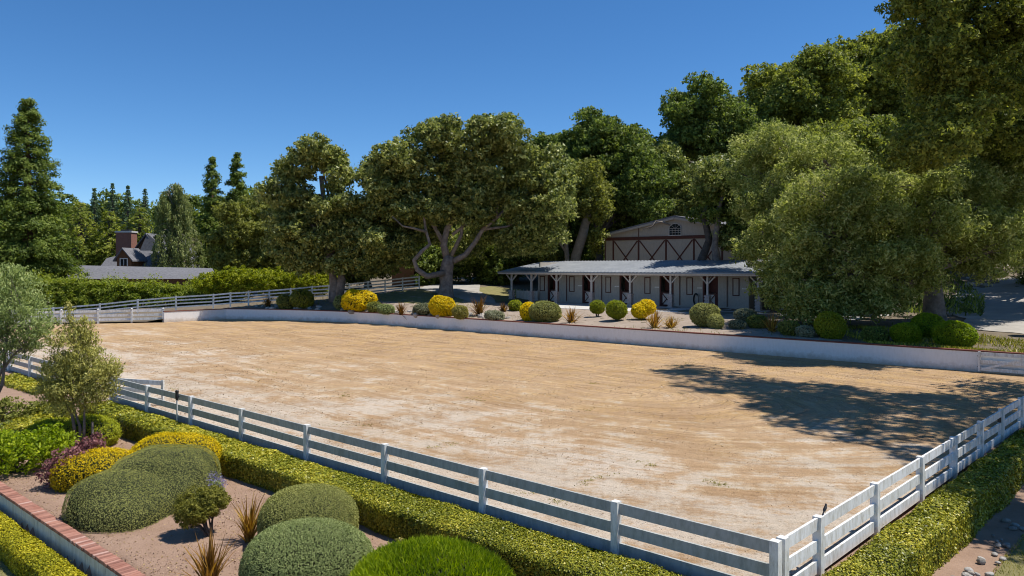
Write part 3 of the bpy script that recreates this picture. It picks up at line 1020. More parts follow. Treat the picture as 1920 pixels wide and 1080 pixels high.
# ------------------------------------------------------------------ house at far left
def house():
    y = 100.0
    o = Vector(at_y(275, 500, y)); o.z = 0
    t = thing('house', 'grey shingled house with a red brick chimney and dormer beyond the tall hedge', 'house', o)
    def px(x, yy, d=0.0):
        return at_y(x, yy, y + d) - o
    # low wing in front
    r = MB()
    a, b = px(128, 497, -7), px(398, 503, -7); c, d_ = px(410, 523, -11), px(122, 523, -11)
    e, f_ = px(398, 523, -3), px(128, 523, -3)
    r.add([a, b, c, d_, e, f_], [(0, 3, 2, 1), (1, 4, 5, 0), (1, 2, 4), (0, 5, 3)])
    rf = r.build('wing_roof', M['shingle'], t)
    w = MB()
    p0, p1 = px(130, 523, -10.5), px(402, 523, -10.5)
    w.box(p0.x, p1.x, p0.y, p0.y + 7, -1, p0.z + .05)
    # main part with a gable end towards us
    g0, g1 = px(232, 500, 4), px(312, 500, 4)
    gt = px(276, 437, 4)
    w.add([(g0.x, g0.y, -1), (g1.x, g1.y, -1), (g1.x, g1.y, g1.z), (gt.x, gt.y, gt.z - .3), (g0.x, g0.y, g0.z),
           (g0.x, g0.y + 12, -1), (g1.x, g1.y + 12, -1), (g1.x, g1.y + 12, g1.z), (gt.x, gt.y + 12, gt.z - .3), (g0.x, g0.y + 12, g0.z)],
          [(0, 1, 2, 3, 4), (0, 4, 9, 5), (1, 6, 7, 2), (9, 8, 7, 6, 5)])
    w.build('wall', M['brown_wood'], t)
    r = MB()
    for s, q in ((-1, g0), (1, g1)):
        e0 = Vector((q.x + s * .5, q.y - .5, q.z - .45)); e1 = Vector((q.x + s * .5, q.y + 12.5, q.z - .45))
        k0 = Vector((gt.x, gt.y - .5, gt.z)); k1 = Vector((gt.x, gt.y + 12.5, gt.z))
        dn = Vector((0, 0, -.22))
        r.add([e0, k0, k1, e1, e0 + dn, k0 + dn, k1 + dn, e1 + dn], [(0, 1, 2, 3), (7, 6, 5, 4), (0, 4, 5, 1), (0, 3, 7, 4)])
    mr = r.build('roof', M['shingle'], t)
    # front slope that runs down to the wing
    r = MB()
    a, b = px(246, 468, 3.6), px(300, 440, 5); c, d_ = px(300, 502, .5), px(190, 502, .5)
    r.add([px(200, 484, 2), px(262, 470, 3.2), px(276, 438, 3.6), px(314, 470, 3.4), px(314, 502, .6), px(186, 502, .6)], [(0, 5, 4, 3, 2, 1)])
    r.build('front_slope', M['shingle'], t)
    # dormer
    dd = y - 2.0
    d0, d1, dt = px(219, 484, -2), px(246, 484, -2), px(231, 466, -2)
    base = px(219, 500, -2).z
    m = MB()
    m.add([(d0.x, d0.y, base), (d1.x, d1.y, base), (d1.x, d1.y, d1.z), (dt.x, dt.y, dt.z), (d0.x, d0.y, d0.z), (d0.x, d0.y + 4, base), (d1.x, d1.y + 4, base), (d1.x, d1.y + 4, d1.z), (dt.x, dt.y + 4, dt.z), (d0.x, d0.y + 4, d0.z)],
          [(0, 1, 2, 3, 4), (0, 4, 9, 5), (1, 6, 7, 2)])
    dm = m.build('dormer', M['brown_wood'], t)
    m = MB()
    for s, q in ((-1, d0), (1, d1)):
        e0 = Vector((q.x + s * .35, q.y - .35, q.z - .3)); e1 = e0 + Vector((0, 4.4, 0))
        k0 = Vector((dt.x, dt.y - .35, dt.z + .12)); k1 = k0 + Vector((0, 4.4, 0)); dn = Vector((0, 0, -.16))
        m.add([e0, k0, k1, e1, e0 + dn, k0 + dn, k1 + dn, e1 + dn], [(0, 1, 2, 3), (7, 6, 5, 4), (0, 4, 5, 1), (0, 3, 7, 4)])
    m.build('dormer_roof', M['shingle'], dm)
    cxx = (d0.x + d1.x) / 2
    wn = MB().box(cxx - .42, cxx + .42, d0.y - .05, d0.y - .004, base + .15, d0.z - .1).build('window', M['glass'], t)
    m = MB()
    for s in (-1, 1):
        m.box(cxx + s * .47 - .05, cxx + s * .47 + .05, d0.y - .09, d0.y - .004, base + .1, d0.z)
    m.box(cxx - .42, cxx + .42, d0.y - .09, d0.y - .052, d0.z - .1, d0.z)
    m.box(cxx - .03, cxx + .03, d0.y - .08, d0.y - .052, base + .15, d0.z - .1)
    m.build('window_frame', M['white'], wn)
    # chimney
    c0, c1 = px(217, 436, 3), px(246, 436, 3)
    ch = MB().box(c0.x, c1.x, c0.y, c0.y + 1.6, 2, c0.z).build('chimney', brickwork('chimney_brick'), t)
    MB().box(c0.x - .1, c1.x + .1, c0.y - .1, c0.y + 1.7, c0.z + .003, c0.z + .22).build('chimney_cap', M['metal_pipe'], ch)
    MB().box(c0.x + .5, c1.x - .5, c0.y + .4, c0.y + 1.2, c0.z + .225, c0.z + .45).build('flue', M['black'], ch)
house()

# brown shed behind the oaks
sp = at_y(752, 520, 82); gz = up_z(sp.x, sp.y)
t = thing('shed', 'small brown timber shed half hidden behind the spreading oak', 'shed', (sp.x, sp.y, gz))
tz = at_y(752, 492, 82).z - gz
MB().box(-1.0, 1.4, 0, 3, -.3, tz).build('wall', M['brown_wood'], t)
m = MB(); m.add([(-1.3, -.3, tz - .1), (1.7, -.3, tz + .5), (1.7, 3.3, tz + .5), (-1.3, 3.3, tz - .1), (-1.3, -.3, tz + .05), (1.7, -.3, tz + .65), (1.7, 3.3, tz + .65), (-1.3, 3.3, tz + .05)],
              [(3, 2, 1, 0), (4, 5, 6, 7), (0, 1, 5, 4), (1, 2, 6, 5), (2, 3, 7, 6), (3, 0, 4, 7)])
m.build('roof', M['shingle'], t)
# ------------------------------------------------------------------ plants: generators
def clump_cloud(lobes, leaf, cover=2.0, flat=.66, clump=.2, clump_min=.45, clump_max=1.25, inner=.3, droop=0.0, ragged=.2):
    """leaf positions for a crown made of lobes [(centre, (rx, ry, rz))]; returns pos, normal, tint"""
    P, Nn, T, centres = [], [], [], []
    for c, r in lobes:
        c = np.array(c, float); r = np.array(r, float)
        rm = float(r.mean())
        rc = min(max(rm * clump, clump_min), clump_max)
        area = 4 * math.pi * ((r[0] * r[1]) ** 1.6 / 3 + (r[0] * r[2]) ** 1.6 / 3 + (r[1] * r[2]) ** 1.6 / 3) ** (1 / 1.6)
        nc = max(6, int(1.5 * area / (math.pi * rc * rc)))
        ni = int(nc * inner)
        d = rand_dirs(nc + ni)
        rad = np.concatenate([RNG.normal(.92, ragged * .7, nc), RNG.uniform(.3, .8, ni)])
        cc = c + d * r * rad[:, None]
        total = cover * area / (leaf * leaf * .40)
        per = max(8, int(total / (nc + ni)))
        rcs = rc * RNG.uniform(.6, 1.35, nc + ni)
        tb = RNG.normal(.5, .13, nc + ni)
        dd = rand_dirs((nc + ni) * per)
        rr_ = RNG.uniform(0, 1, len(dd)) ** .45
        idx = np.repeat(np.arange(nc + ni), per)
        off = dd * (rr_ * rcs[idx])[:, None]
        off[:, 2] *= flat
        if droop:
            off[:, 2] -= droop * np.abs(RNG.normal(0, 1, len(dd))) * rcs[idx]
        p = cc[idx] + off
        nn = nrm(dd * .5 + d[idx] * .5 + np.array([.15, -.1, .4]) + RNG.normal(size=(len(dd), 3)) * 1.15)
        P.append(p); Nn.append(nn); T.append(tb[idx] + RNG.normal(0, .28, len(dd)))
        centres.append(cc[:nc])
    return np.concatenate(P), np.concatenate(Nn), np.concatenate(T), centres

def px_lobe(px, py, rx, ry, y, depth=None):
    c = at_y(px, py, y)
    k = y / F
    dx, dz = rx * k, ry * k
    return (c, (dx, (depth if depth else (dx + dz) * .5), dz))

def branchy(mb, base, lobes, centres, r0, fork=.45, sides=7, twigs=5, wob=.08):
    """limbs from the fork of the trunk to every lobe, then twigs to clumps"""
    base = Vector(base)
    top = Vector((sum(l[0][0] for l in lobes) / len(lobes), sum(l[0][1] for l in lobes) / len(lobes), sum(l[0][2] for l in lobes) / len(lobes)))
    fk = base.lerp(top, fork)
    fk.x = base.x + (top.x - base.x) * fork * .6
    for (c, r), cc in zip(lobes, centres):
        c = Vector(c)
        mid = fk.lerp(c, .5) + Vector((random.uniform(-.5, .5), random.uniform(-.5, .5), random.uniform(-.1, .5))) * (c - fk).length * .12
        e = c - Vector((0, 0, r[2] * .3))
        mb.tube([fk, fk.lerp(mid, .5) + Vector((random.uniform(-.2, .2), 0, .1)), mid, mid.lerp(e, .6), e], [r0 * .5, r0 * .42, r0 * .32, r0 * .2, r0 * .12], sides - 1, wob=wob)
        for k in random.sample(range(len(cc)), min(twigs, len(cc))):
            q = Vector(cc[k])
            mb.tube([mid.lerp(e, .5), e.lerp(q, .5) + Vector((0, 0, .15)), q], [r0 * .14, r0 * .08, r0 * .025], 4, wob=.05, cap=False)
    return fk

def fluff(lobes, k=6, core=.80, lo=.28, hi=.52):
    """break a smooth crown up: every lobe sprouts smaller ones"""
    out = [(c, tuple(x * core for x in r)) for c, r in lobes]
    for c, r in lobes:
        for d in rand_dirs(k):
            q = random.uniform(lo, hi)
            m = sum(r) / 3
            f = random.uniform(.68, .95)
            out.append((Vector(c) + Vector((d[0] * r[0] * f, d[1] * r[1] * f, d[2] * r[2] * f)), (m * q * 1.1, m * q * 1.1, m * q * .8)))
    return out

def tree(name, label, base, lobes, leafmat, leaf, r0, cover=2.6, bark='bark', group=None, cat='tree', trunk=None, limbs=(), fork=.4, twigs=5, aspect=.62, tri=True, limb_auto=True, puffs=6, **kw):
    base = Vector(base)
    t = thing(name, label, cat, base, 0, group)
    L = [(Vector(c) - base, r) for c, r in lobes]
    p, n, tn, cen = clump_cloud(fluff(L, puffs), leaf, cover * .72, **kw)
    cen = cen[:len(L)]
    sz = leaf * RNG.uniform(.65, 1.35, len(p))
    leaves('crown', p, n, sz, tn, leafmat, aspect, tri, parent=t)
    mb = MB()
    if trunk is None:
        fk_h = None
        top = sum((Vector(l[0]) for l in L), Vector()) / len(L)
        fk = Vector((top.x * fork * .6, top.y * fork, top.z * fork))
        mb.tube([(0, 0, -.4), (0, 0, .15), fk * .35 + Vector((.1 * r0, 0, 0)), fk * .7, fk], [r0 * 1.5, r0 * 1.2, r0, r0 * .9, r0 * .8], 10, wob=.07)
    else:
        pts = [Vector(q) - base for q, _ in trunk]
        mb.tube(pts, [q for _, q in trunk], 10, wob=.09)
    if limb_auto:
        branchy(mb, (0, 0, 0), L, cen, r0, fork, twigs=twigs)
    for pts, r_a, r_b in limbs:
        k = len(pts)
        mb.tube([Vector(q) - base for q in pts], [r_a + (r_b - r_a) * i / (k - 1) for i in range(k)], 8, wob=.08)
    mb.build('trunk', M[bark], t, True)
    return t

def conifer(name, label, base, height, radius, leafmat, leaf, levels, droop=.15, per=420, narrow_top=1.0, start=.08, bark='bark_red', group=None, ragged=.25, branches=9, clump=.42, lift=0.0, shape=.8, wild=.6, flat=.5):
    base = Vector(base)
    t = thing(name, label, 'tree', base, 0, group)
    P, Nn, T = [], [], []
    mb = MB()
    mb.tube([(0, 0, -.4), (0, 0, height * .35), (0, 0, height * .7), (0, 0, height * .985)], [radius * .13, radius * .09, radius * .05, .03], 8, wob=.04)
    for i in range(levels):
        f = start + (1 - start) * (i + random.uniform(-.3, .3)) / levels
        f = f0 = min(max(f, start), .985)
        nb = max(4, int(branches * (.45 + .55 * (1 - f))))
        a0 = random.uniform(0, 6.28)
        for b in range(nb):
            f = min(max(f0 + random.uniform(-.5, .5) * wild / levels, start), .985)
            z = f * height
            rad = radius * max(.03, (1 - f) ** shape) * narrow_top
            a = a0 + 6.283 * b / nb + random.uniform(-.3, .3)
            ln = rad * random.uniform(1 - ragged, 1 + ragged * .6)
            dx, dy = math.cos(a), math.sin(a)
            tip = np.array([dx * ln, dy * ln, z - droop * ln + lift * ln])
            root = np.array([0, 0, z + .02 * height * (1 - f)])
            if ln > .5:
                mb.tube([root, (root + tip) / 2 + np.array([0, 0, .06 * ln]), tip], [max(.02, radius * .012), max(.015, radius * .008), .01], 4, cap=False)
            nc = max(2, int(ln / (clump * radius * .42)))
            tb = random.gauss(.5, .12)
            for c in range(nc):
                s = .38 + .66 * (c + .5) / nc
                cen = root + (tip - root) * s + np.array([0, 0, .06 * ln * math.sin(min(s, 1) * math.pi)])
                rc = clump * radius * .42 * (1.15 - .45 * s) * (.55 + .45 * (1 - f))
                m = max(6, int(per * rc * rc / (leaf * leaf) * .018))
                d = rand_dirs(m)
                off = d * (RNG.uniform(0, 1, m) ** .5)[:, None] * rc
                off[:, 2] *= flat
                P.append(cen + off)
                Nn.append(nrm(d * .7 + np.array([dx * .5, dy * .5, .6]) + RNG.normal(size=(m, 3)) * .5))
                T.append(np.full(m, tb) + RNG.normal(0, .17, m))
    P, Nn, T = np.concatenate(P), np.concatenate(Nn), np.concatenate(T)
    leaves('crown', P, Nn, leaf * RNG.uniform(.7, 1.4, len(P)), T, leafmat, .5, True, parent=t)
    mb.build('trunk', M[bark], t, True)
    return t

def shell(lobes, n, power=2.0, base_z=None, jitter=.02, sub=4, core_scale=.93, rough_amp=.03, cut_inside=True):
    """points spread over a union of (super)ellipsoids + a core mesh that closes it. lobes: (centre, radii[, power])"""
    P, Nn = [], []
    cv, cf = [], []
    def inv_r(d, pw):
        return (np.abs(d) ** pw).sum(1) ** (-1.0 / pw)
    def relief(p):
        return 1 + rough_amp * (np.sin(p[:, 0] * 3.1 + p[:, 2] * 2.2) + np.sin(p[:, 1] * 3.7 + 1.3 + p[:, 0]) + .5 * np.sin(p[:, 2] * 7 + p[:, 0] * 5))
    areas = [((l[1][0] * l[1][1]) ** 1.6 + (l[1][0] * l[1][2]) ** 1.6 + (l[1][1] * l[1][2]) ** 1.6) ** (1 / 1.6) for l in lobes]
    for l, ar in zip(lobes, areas):
        c = np.array(l[0], float); r = np.array(l[1], float); pw = l[2] if len(l) > 2 else power
        m = int(n * ar / sum(areas))
        d = rand_dirs(m)
        # even out density for flattened shapes
        wgt = np.sqrt((d[:, 0] / r[0]) ** 2 + (d[:, 1] / r[1]) ** 2 + (d[:, 2] / r[2]) ** 2) * (r[0] * r[1] * r[2])
        keep = RNG.uniform(0, wgt.max(), m) < wgt
        d = np.concatenate([d[keep], d[RNG.uniform(0, wgt.max(), m) < wgt]])
        s = d * inv_r(d, pw)[:, None]
        s = s * relief(c + s * r)[:, None]
        nn = nrm(np.sign(s) * np.abs(s) ** (pw - 1) / r)
        p = c + s * r + nn * RNG.normal(0, jitter, len(s))[:, None]
        P.append(p); Nn.append(nn)
        iv, jf = ico(sub)
        q = iv * inv_r(iv, pw)[:, None]
        q = c + q * relief(c + q * r)[:, None] * r * core_scale
        k = len(cv) and sum(len(x) for x in cv)
        cv.append(q)
        cf += [tuple(i + k for i in f) for f in jf]
    Pn, Nm = [], []
    for i, (p, nn) in enumerate(zip(P, Nn)):
        keep = np.ones(len(p), bool)
        if cut_inside:
            for j, l in enumerate(lobes):
                if j == i: continue
                c = np.array(l[0], float); r = np.array(l[1], float); pw = l[2] if len(l) > 2 else power
                keep &= (np.abs((p - c) / r) ** pw).sum(1) > .86
        if base_z is not None:
            keep &= p[:, 2] > base_z
        Pn.append(p[keep]); Nm.append(nn[keep])
    return np.concatenate(Pn), np.concatenate(Nm), (np.concatenate(cv), cf)

def blob_shell(lobes, n, jitter, sub=5, core_scale=.955, sharp=10, pw=2.7):
    """one smooth mass out of overlapping ellipsoids, as seen from their middle"""
    C = [np.array(l[0], float) for l in lobes]; Rr = [np.array(l[1], float) for l in lobes]
    c0 = sum(C) / len(C)
    def surf(d):
        W = []
        ts = np.linspace(0, 3.2, 65)
        for c, r in zip(C, Rr):
            def f(t):
                return (np.abs((c0 + d * t[:, None] - c) / r) ** pw).sum(1) - 1
            best = np.full(len(d), 1e-3)
            for t in ts:
                q = f(np.full(len(d), t))
                best = np.where(q < 0, t, best)
            lo_, hi_ = best, best + ts[1]
            for _ in range(6):
                m_ = (lo_ + hi_) / 2
                ins = f(m_) < 0
                lo_, hi_ = np.where(ins, m_, lo_), np.where(ins, hi_, m_)
            W.append(np.where(best > 2e-3, lo_, 1e-3))
        W = np.array(W)
        rad = (W ** sharp).sum(0) ** (1 / sharp)
        rad = rad * (1 + .012 * np.sin(d[:, 0] * 9 + d[:, 1] * 5) + .010 * np.sin(d[:, 1] * 13 - d[:, 2] * 8) + .008 * np.sin(d[:, 0] * 23 + d[:, 2] * 17))
        p = c0 + d * rad[:, None]
        nn = np.zeros_like(p)
        for w_, c, r in zip(W, C, Rr):
            nn += nrm(np.sign(p - c) * np.abs((p - c) / r) ** (pw - 1) / r) * (w_ ** sharp)[:, None]
        return p, nrm(nn)
    d = rand_dirs(n)
    p, nn = surf(d)
    wgt = (np.linalg.norm(p - c0, axis=1) ** 2) / np.maximum(.25, (nn * d).sum(1))
    k = RNG.uniform(0, np.quantile(wgt, .97), n) < wgt
    p, nn = p[k], nn[k]
    iv, jf = ico(sub)
    q, _ = surf(iv)
    q = c0 + (q - c0) * core_scale
    return p + nn * RNG.normal(0, jitter, len(p))[:, None], nn, (q, jf)

def shrub(name, label, base, lobes, leafmat, leaf, n, cat='shrub', power=2.0, jitter=.02, group=None, aspect=.55, tri=False, stems=0, core_scale=.93, rough_amp=.03, spread=.8, up_bias=.25, part=None, base_z=-.05, sub=4, tint_mu=.5, blend=False, speck=.2):
    """a clipped shrub: lobes are given relative to its base"""
    base = Vector(base)
    if blend:
        P, Nn, core = blob_shell(lobes, n, jitter, 5)
        k = P[:, 2] > -.05
        P, Nn = P[k], Nn[k]
    else:
        P, Nn, core = shell(lobes, n, power, base_z, jitter, sub, core_scale, rough_amp)
    Nn = nrm(Nn + np.array([0, 0, up_bias]) + RNG.normal(size=Nn.shape) * spread)
    patch = .08 * np.sin(P[:, 0] * 2.3 + P[:, 2] * 3) + .08 * np.sin(P[:, 1] * 2.9 + 1)
    T = tint_mu + patch + RNG.normal(0, speck, len(P))
    sz = leaf * RNG.uniform(.7, 1.3, len(P))
    if stems:
        t = thing(name, label, cat, base, 0, group)
        leaves('foliage', P, Nn, sz, T, leafmat, aspect, tri, parent=t, core=core)
        mb = MB()
        zc = min(l[0][2] for l in lobes)
        for k in range(stems):
            a = 6.28 * k / stems
            l = lobes[k % len(lobes)]
            mb.tube([(math.cos(a) * .05, math.sin(a) * .05, -.08), (math.cos(a) * .12, math.sin(a) * .12, zc * .5), (l[0][0] + math.cos(a) * l[1][0] * .5, l[0][1] + math.sin(a) * l[1][1] * .5, zc)], [.028, .02, .012], 5, cap=False)
        mb.build('stem', M['bark_dark'], t)
    else:
        t = leaves(name, P, Nn, sz, T, leafmat, aspect, tri, core=core)
        t.location = base
        tag(t, label, cat, group)
    return t

def hedge(name, label, p0, p1, width, z0, z1, leafmat, leaf, n, jitter=.03, wave=.03, core_in=.06, lim=None, dens=None, group=None, cat='hedge', parent=None, part=None):
    """a clipped hedge: a rounded box of leaves between p0 and p1"""
    p0 = Vector((p0.x, p0.y, 0)); p1 = Vector((p1.x, p1.y, 0))
    L = (p1 - p0).length
    d = np.array((p1 - p0).normalized()); s = np.array([-d[1], d[0], 0.0])
    H = z1 - z0
    areas = np.array([L * width, L * H, L * H, width * H, width * H])
    cnt = (n * areas / areas.sum()).astype(int)
    def wv(a, k):
        return wave * (np.sin(a * 1.9 + k) + .6 * np.sin(a * 4.3 + 2 * k) + .4 * np.sin(a * 9.1 + 3 * k))
    PP, NN = [], []
    for k, m in enumerate(cnt):
        if dens is not None:
            a = dens(RNG.uniform(0, 1, m)) * L
        else:
            a = RNG.uniform(0, L, m)
        b = RNG.uniform(-width / 2, width / 2, m); z = RNG.uniform(0, H, m)
        nn = np.zeros((m, 3))
        if k == 0:
            e = np.clip((np.abs(b) - width / 2 + .12) / .12, 0, 1)
            z = H + wv(a, .3) + wave * .7 * np.sin(b * 6 + a * 3) - .06 * e * e; nn[:, 2] = 1; nn += s * (np.sign(b) * e * .7)[:, None]
        elif k in (1, 2):
            sg = 1 if k == 1 else -1
            e = np.clip((z - H + .12) / .12, 0, 1)
            b = sg * (width / 2 + wv(a, 1.1 * k) + wave * .8 * np.sin(z * 7 + a * 2) - .06 * e * e); nn += s * sg; nn[:, 2] += e * .7
            z = np.minimum(z, H - .01)
        else:
            sg = 1 if k == 3 else -1
            a = np.full(m, L if k == 3 else 0.0) + sg * wv(b * 3, k); nn += d * sg
        p = np.array(p0) + d * a[:, None] + s * b[:, None]
        p[:, 2] = z0 + z
        PP.append(p + nn * RNG.normal(0, jitter, m)[:, None]); NN.append(nn)
    P = np.concatenate(PP); Nn = np.concatenate(NN)
    Nn = nrm(Nn + RNG.normal(size=Nn.shape) * .42 + np.array([0, 0, .1]))
    T = .45 + .13 * np.sin(P[:, 0] * 2.9 + np.sin(P[:, 1] * 2.1) * 1.5) * np.sin(P[:, 1] * 1.7 + 1) + .10 * np.sin(P[:, 0] * 1.3 + P[:, 1] * .9) + .08 * np.sin(P[:, 0] * 4.1) + RNG.normal(0, .22, len(P))
    # core
    cs = MB()
    nseg = max(4, int(L / .8))
    hw = width / 2 - core_in
    vs, fs = [], []
    for i in range(nseg + 1):
        a = core_in + (L - 2 * core_in) * i / nseg
        q = np.array(p0) + d * a
        for b, z in ((-hw, z0), (-hw, z1 - core_in - .03), (-hw + .06, z1 - core_in), (hw - .06, z1 - core_in), (hw, z1 - core_in - .03), (hw, z0)):
            vs.append(q + s * b + np.array([0, 0, z]))
    for i in range(nseg):
        for j in range(5):
            k = i * 6 + j
            fs.append((k, k + 1, k + 7, k + 6))
    fs.append(tuple(range(6))); fs.append(tuple(nseg * 6 + j for j in reversed(range(6))))
    ds = np.linalg.norm(P - np.array([0, 0, CH]), axis=1)
    sz = leaf * RNG.uniform(.65, 1.35, len(P)) * (1.0 if lim is None else np.clip(ds / lim, .75, 2.2))
    t = leaves(name, P, Nn, sz, T, leafmat, .6, False, core=(np.array(vs), fs))
    return tag(t, label, cat, group)

def blade_mesh(length, width, bend, fold=.35, seg=7):
    m = MB()
    vs, fs = [], []
    for i in range(seg + 1):
        s = i / seg
        w = width * (1 - s ** 2.2) * (.75 + .6 * s * (1 - s))
        x = bend * length * s ** 2.2
        z = length * (s - .28 * bend * s ** 2.6)
        vs += [(x, -w / 2, z + 0), (x - w * fold, 0, z), (x, w / 2, z)]
    for i in range(seg):
        k = i * 3
        fs += [(k, k + 1, k + 4, k + 3), (k + 1, k + 2, k + 5, k + 4)]
    m.add(vs, fs)
    return m

def flax(name, label, base, h, n, spread=.9, joined=False, width=.045, tint=.5, group=None):
    base = Vector(base)
    if not joined:
        t = thing(name, label, 'flax plant', base, 0, group)
        protos = []
        for k in range(9):
            me = blade_mesh(h * random.uniform(.75, 1.1), width * random.uniform(.8, 1.2), random.uniform(.02, .35)).mesh('leaf', M['flax_leaf'])
            at = me.attributes.new('tint', 'FLOAT', 'POINT')
            tv = min(max(random.gauss(tint, .25), 0), 1)
            at.data.foreach_set('value', [tv + (.22 if i % 3 != 1 else -.1) for i in range(len(me.vertices))])
            protos.append(me)
        for k in range(n):
            q = link('leaf', random.choice(protos), t, (random.uniform(-.05, .05), random.uniform(-.05, .05), -.03))
            tilt = abs(random.gauss(0, .34)) * spread
            q.rotation_euler = (0, tilt, random.uniform(0, 6.283))
            sc = random.uniform(.6, 1.05) * (1 - .25 * min(tilt, 1))
            q.scale = (sc, sc, sc)
        return t
    m = MB(); tv = []
    for k in range(n):
        b = blade_mesh(h * random.uniform(.55, 1.05), width * random.uniform(.8, 1.2), random.uniform(.0, .35), seg=4)
        a = random.uniform(0, 6.283); tl = abs(random.gauss(0, .42)) * spread
        ca, sa, ct, stn = math.cos(a), math.sin(a), math.cos(tl), math.sin(tl)
        ox, oy = random.uniform(-.12, .12), random.uniform(-.12, .12)
        vs = []
        for x, y, z in b.v:
            x2 = x * ct + z * stn; z2 = -x * stn + z * ct
            vs.append((x2 * ca - y * sa + ox, x2 * sa + y * ca + oy, z2 - .04))
        m.add(vs, b.f)
        tv += [min(max(random.gauss(tint, .25), 0), 1)] * len(vs)
    me = m.mesh(name, M['flax_leaf'])
    at = me.attributes.new('tint', 'FLOAT', 'POINT'); at.data.foreach_set('value', tv)
    o = link(name, me, None, base)
    return tag(o, label, 'flax plant', group)

def loose_bush(name, label, base, lobes, leafmat, leaf, cover=2.0, cat='shrub', stems=4, group=None, aspect=.5, bark='bark_dark', droop=0.0, up=None, **kw):
    base = Vector(base)
    t = thing(name, label, cat, base, 0, group)
    kw.setdefault('clump_min', leaf * 1.6)
    p, n, tn, cen = clump_cloud(lobes, leaf, cover, droop=droop, **kw)
    k = p[:, 2] > .02
    p, n, tn = p[k], n[k], tn[k]
    leaves('foliage', p, n, leaf * RNG.uniform(.6, 1.4, len(p)), tn, leafmat, aspect, False, parent=t, up=up)
    mb = MB()
    for i in range(stems):
        l = lobes[i % len(lobes)]
        q = Vector(cen[i % len(lobes)][i % len(cen[i % len(lobes)])])
        c = Vector(l[0])
        a = random.uniform(0, 6.28)
        mb.tube([(math.cos(a) * .04, math.sin(a) * .04, -.08), c * .45 + Vector((random.uniform(-.05, .05), random.uniform(-.05, .05), 0)), q], [.02 + .01 * c.z, .015, .006], 5, cap=False)
    mb.build('stem', M[bark], t)
    return t
# ------------------------------------------------------------------ big trees
def P1(px, py, y): return at_y(px, py, y)
def lobeset(rows, y, depth=None):
    return [px_lobe(a, b, c, d, (e[0] if e else y), depth) for a, b, c, d, *e in rows]
def base_at(px, y, dz=0.0):
    x = (px - 960) / F * y
    z = up_z(x, y) if y > float(wall_y(x)) else 0.0
    return Vector((x, y, z + dz))

# far left redwoods
b = base_at(52, 84)
conifer('redwood_tree', 'tall dense dark green redwood at the left edge beyond the hedge', b, at_y(50, 186, 84).z - b.z, 5.6, M['redwood_leaf'], .30, 40, droop=.12, per=620, branches=12, ragged=.34, clump=.55, shape=.58, wild=4, flat=.75)
b = base_at(-62, 88)
conifer('redwood_tree', 'second dark redwood cut off by the left edge of the picture', b, at_y(0, 262, 88).z - b.z, 5.6, M['redwood_leaf'], .30, 34, droop=.12, per=620, branches=12, ragged=.34, clump=.55, shape=.55, wild=4, flat=.75)
b = base_at(398, 108)
conifer('redwood_tree', 'slender dark redwood, the shorter and left one of a close pair', b, at_y(398, 294, 108).z - b.z, 3.1, M['redwood_leaf'], .32, 34, droop=.05, per=620, branches=10, ragged=.4, clump=.75, shape=.6, wild=4, flat=.8)
b = base_at(444, 109)
conifer('redwood_tree', 'slender dark redwood, the taller and right one of a close pair', b, at_y(443, 286, 109).z - b.z, 3.3, M['redwood_leaf'], .32, 34, droop=.05, per=620, branches=10, ragged=.4, clump=.75, shape=.6, wild=4, flat=.8)
for px, top, lab in ((177, 350, 'small blue green fir with a spiky tip nearest the big redwood'), (211, 340, 'tallest blue green fir tip rising behind the golden cedars'),
                     (240, 345, 'blue green fir tip just right of the tallest one'), (272, 352, 'rightmost blue green fir tip above the golden cedars')):
    b = base_at(px, 128)
    conifer('fir_tree', lab, b, at_y(px, top, 128).z - b.z, 4.4, M['fir_leaf'], .34, 46, droop=.3, per=520, branches=9, ragged=.25, clump=.26, shape=1.05, wild=.4, bark='bark_dark', group='firs in a row beyond the house')
for px, top, rad, lab in ((150, 372, 5.2, 'golden green cedar with drooping boughs beside the big redwood'), (205, 392, 4.6, 'golden green cedar with drooping boughs behind the chimney'), (262, 385, 4.8, 'golden green cedar right of the chimney')):
    b = base_at(px, 110)
    conifer('cedar_tree', lab, b, at_y(px, top, 110).z - b.z, rad, M['cedar_leaf'], .34, 26, droop=.35, per=420, branches=10, ragged=.3, clump=.5, shape=.5, bark='bark_dark', group='golden cedars behind the house')

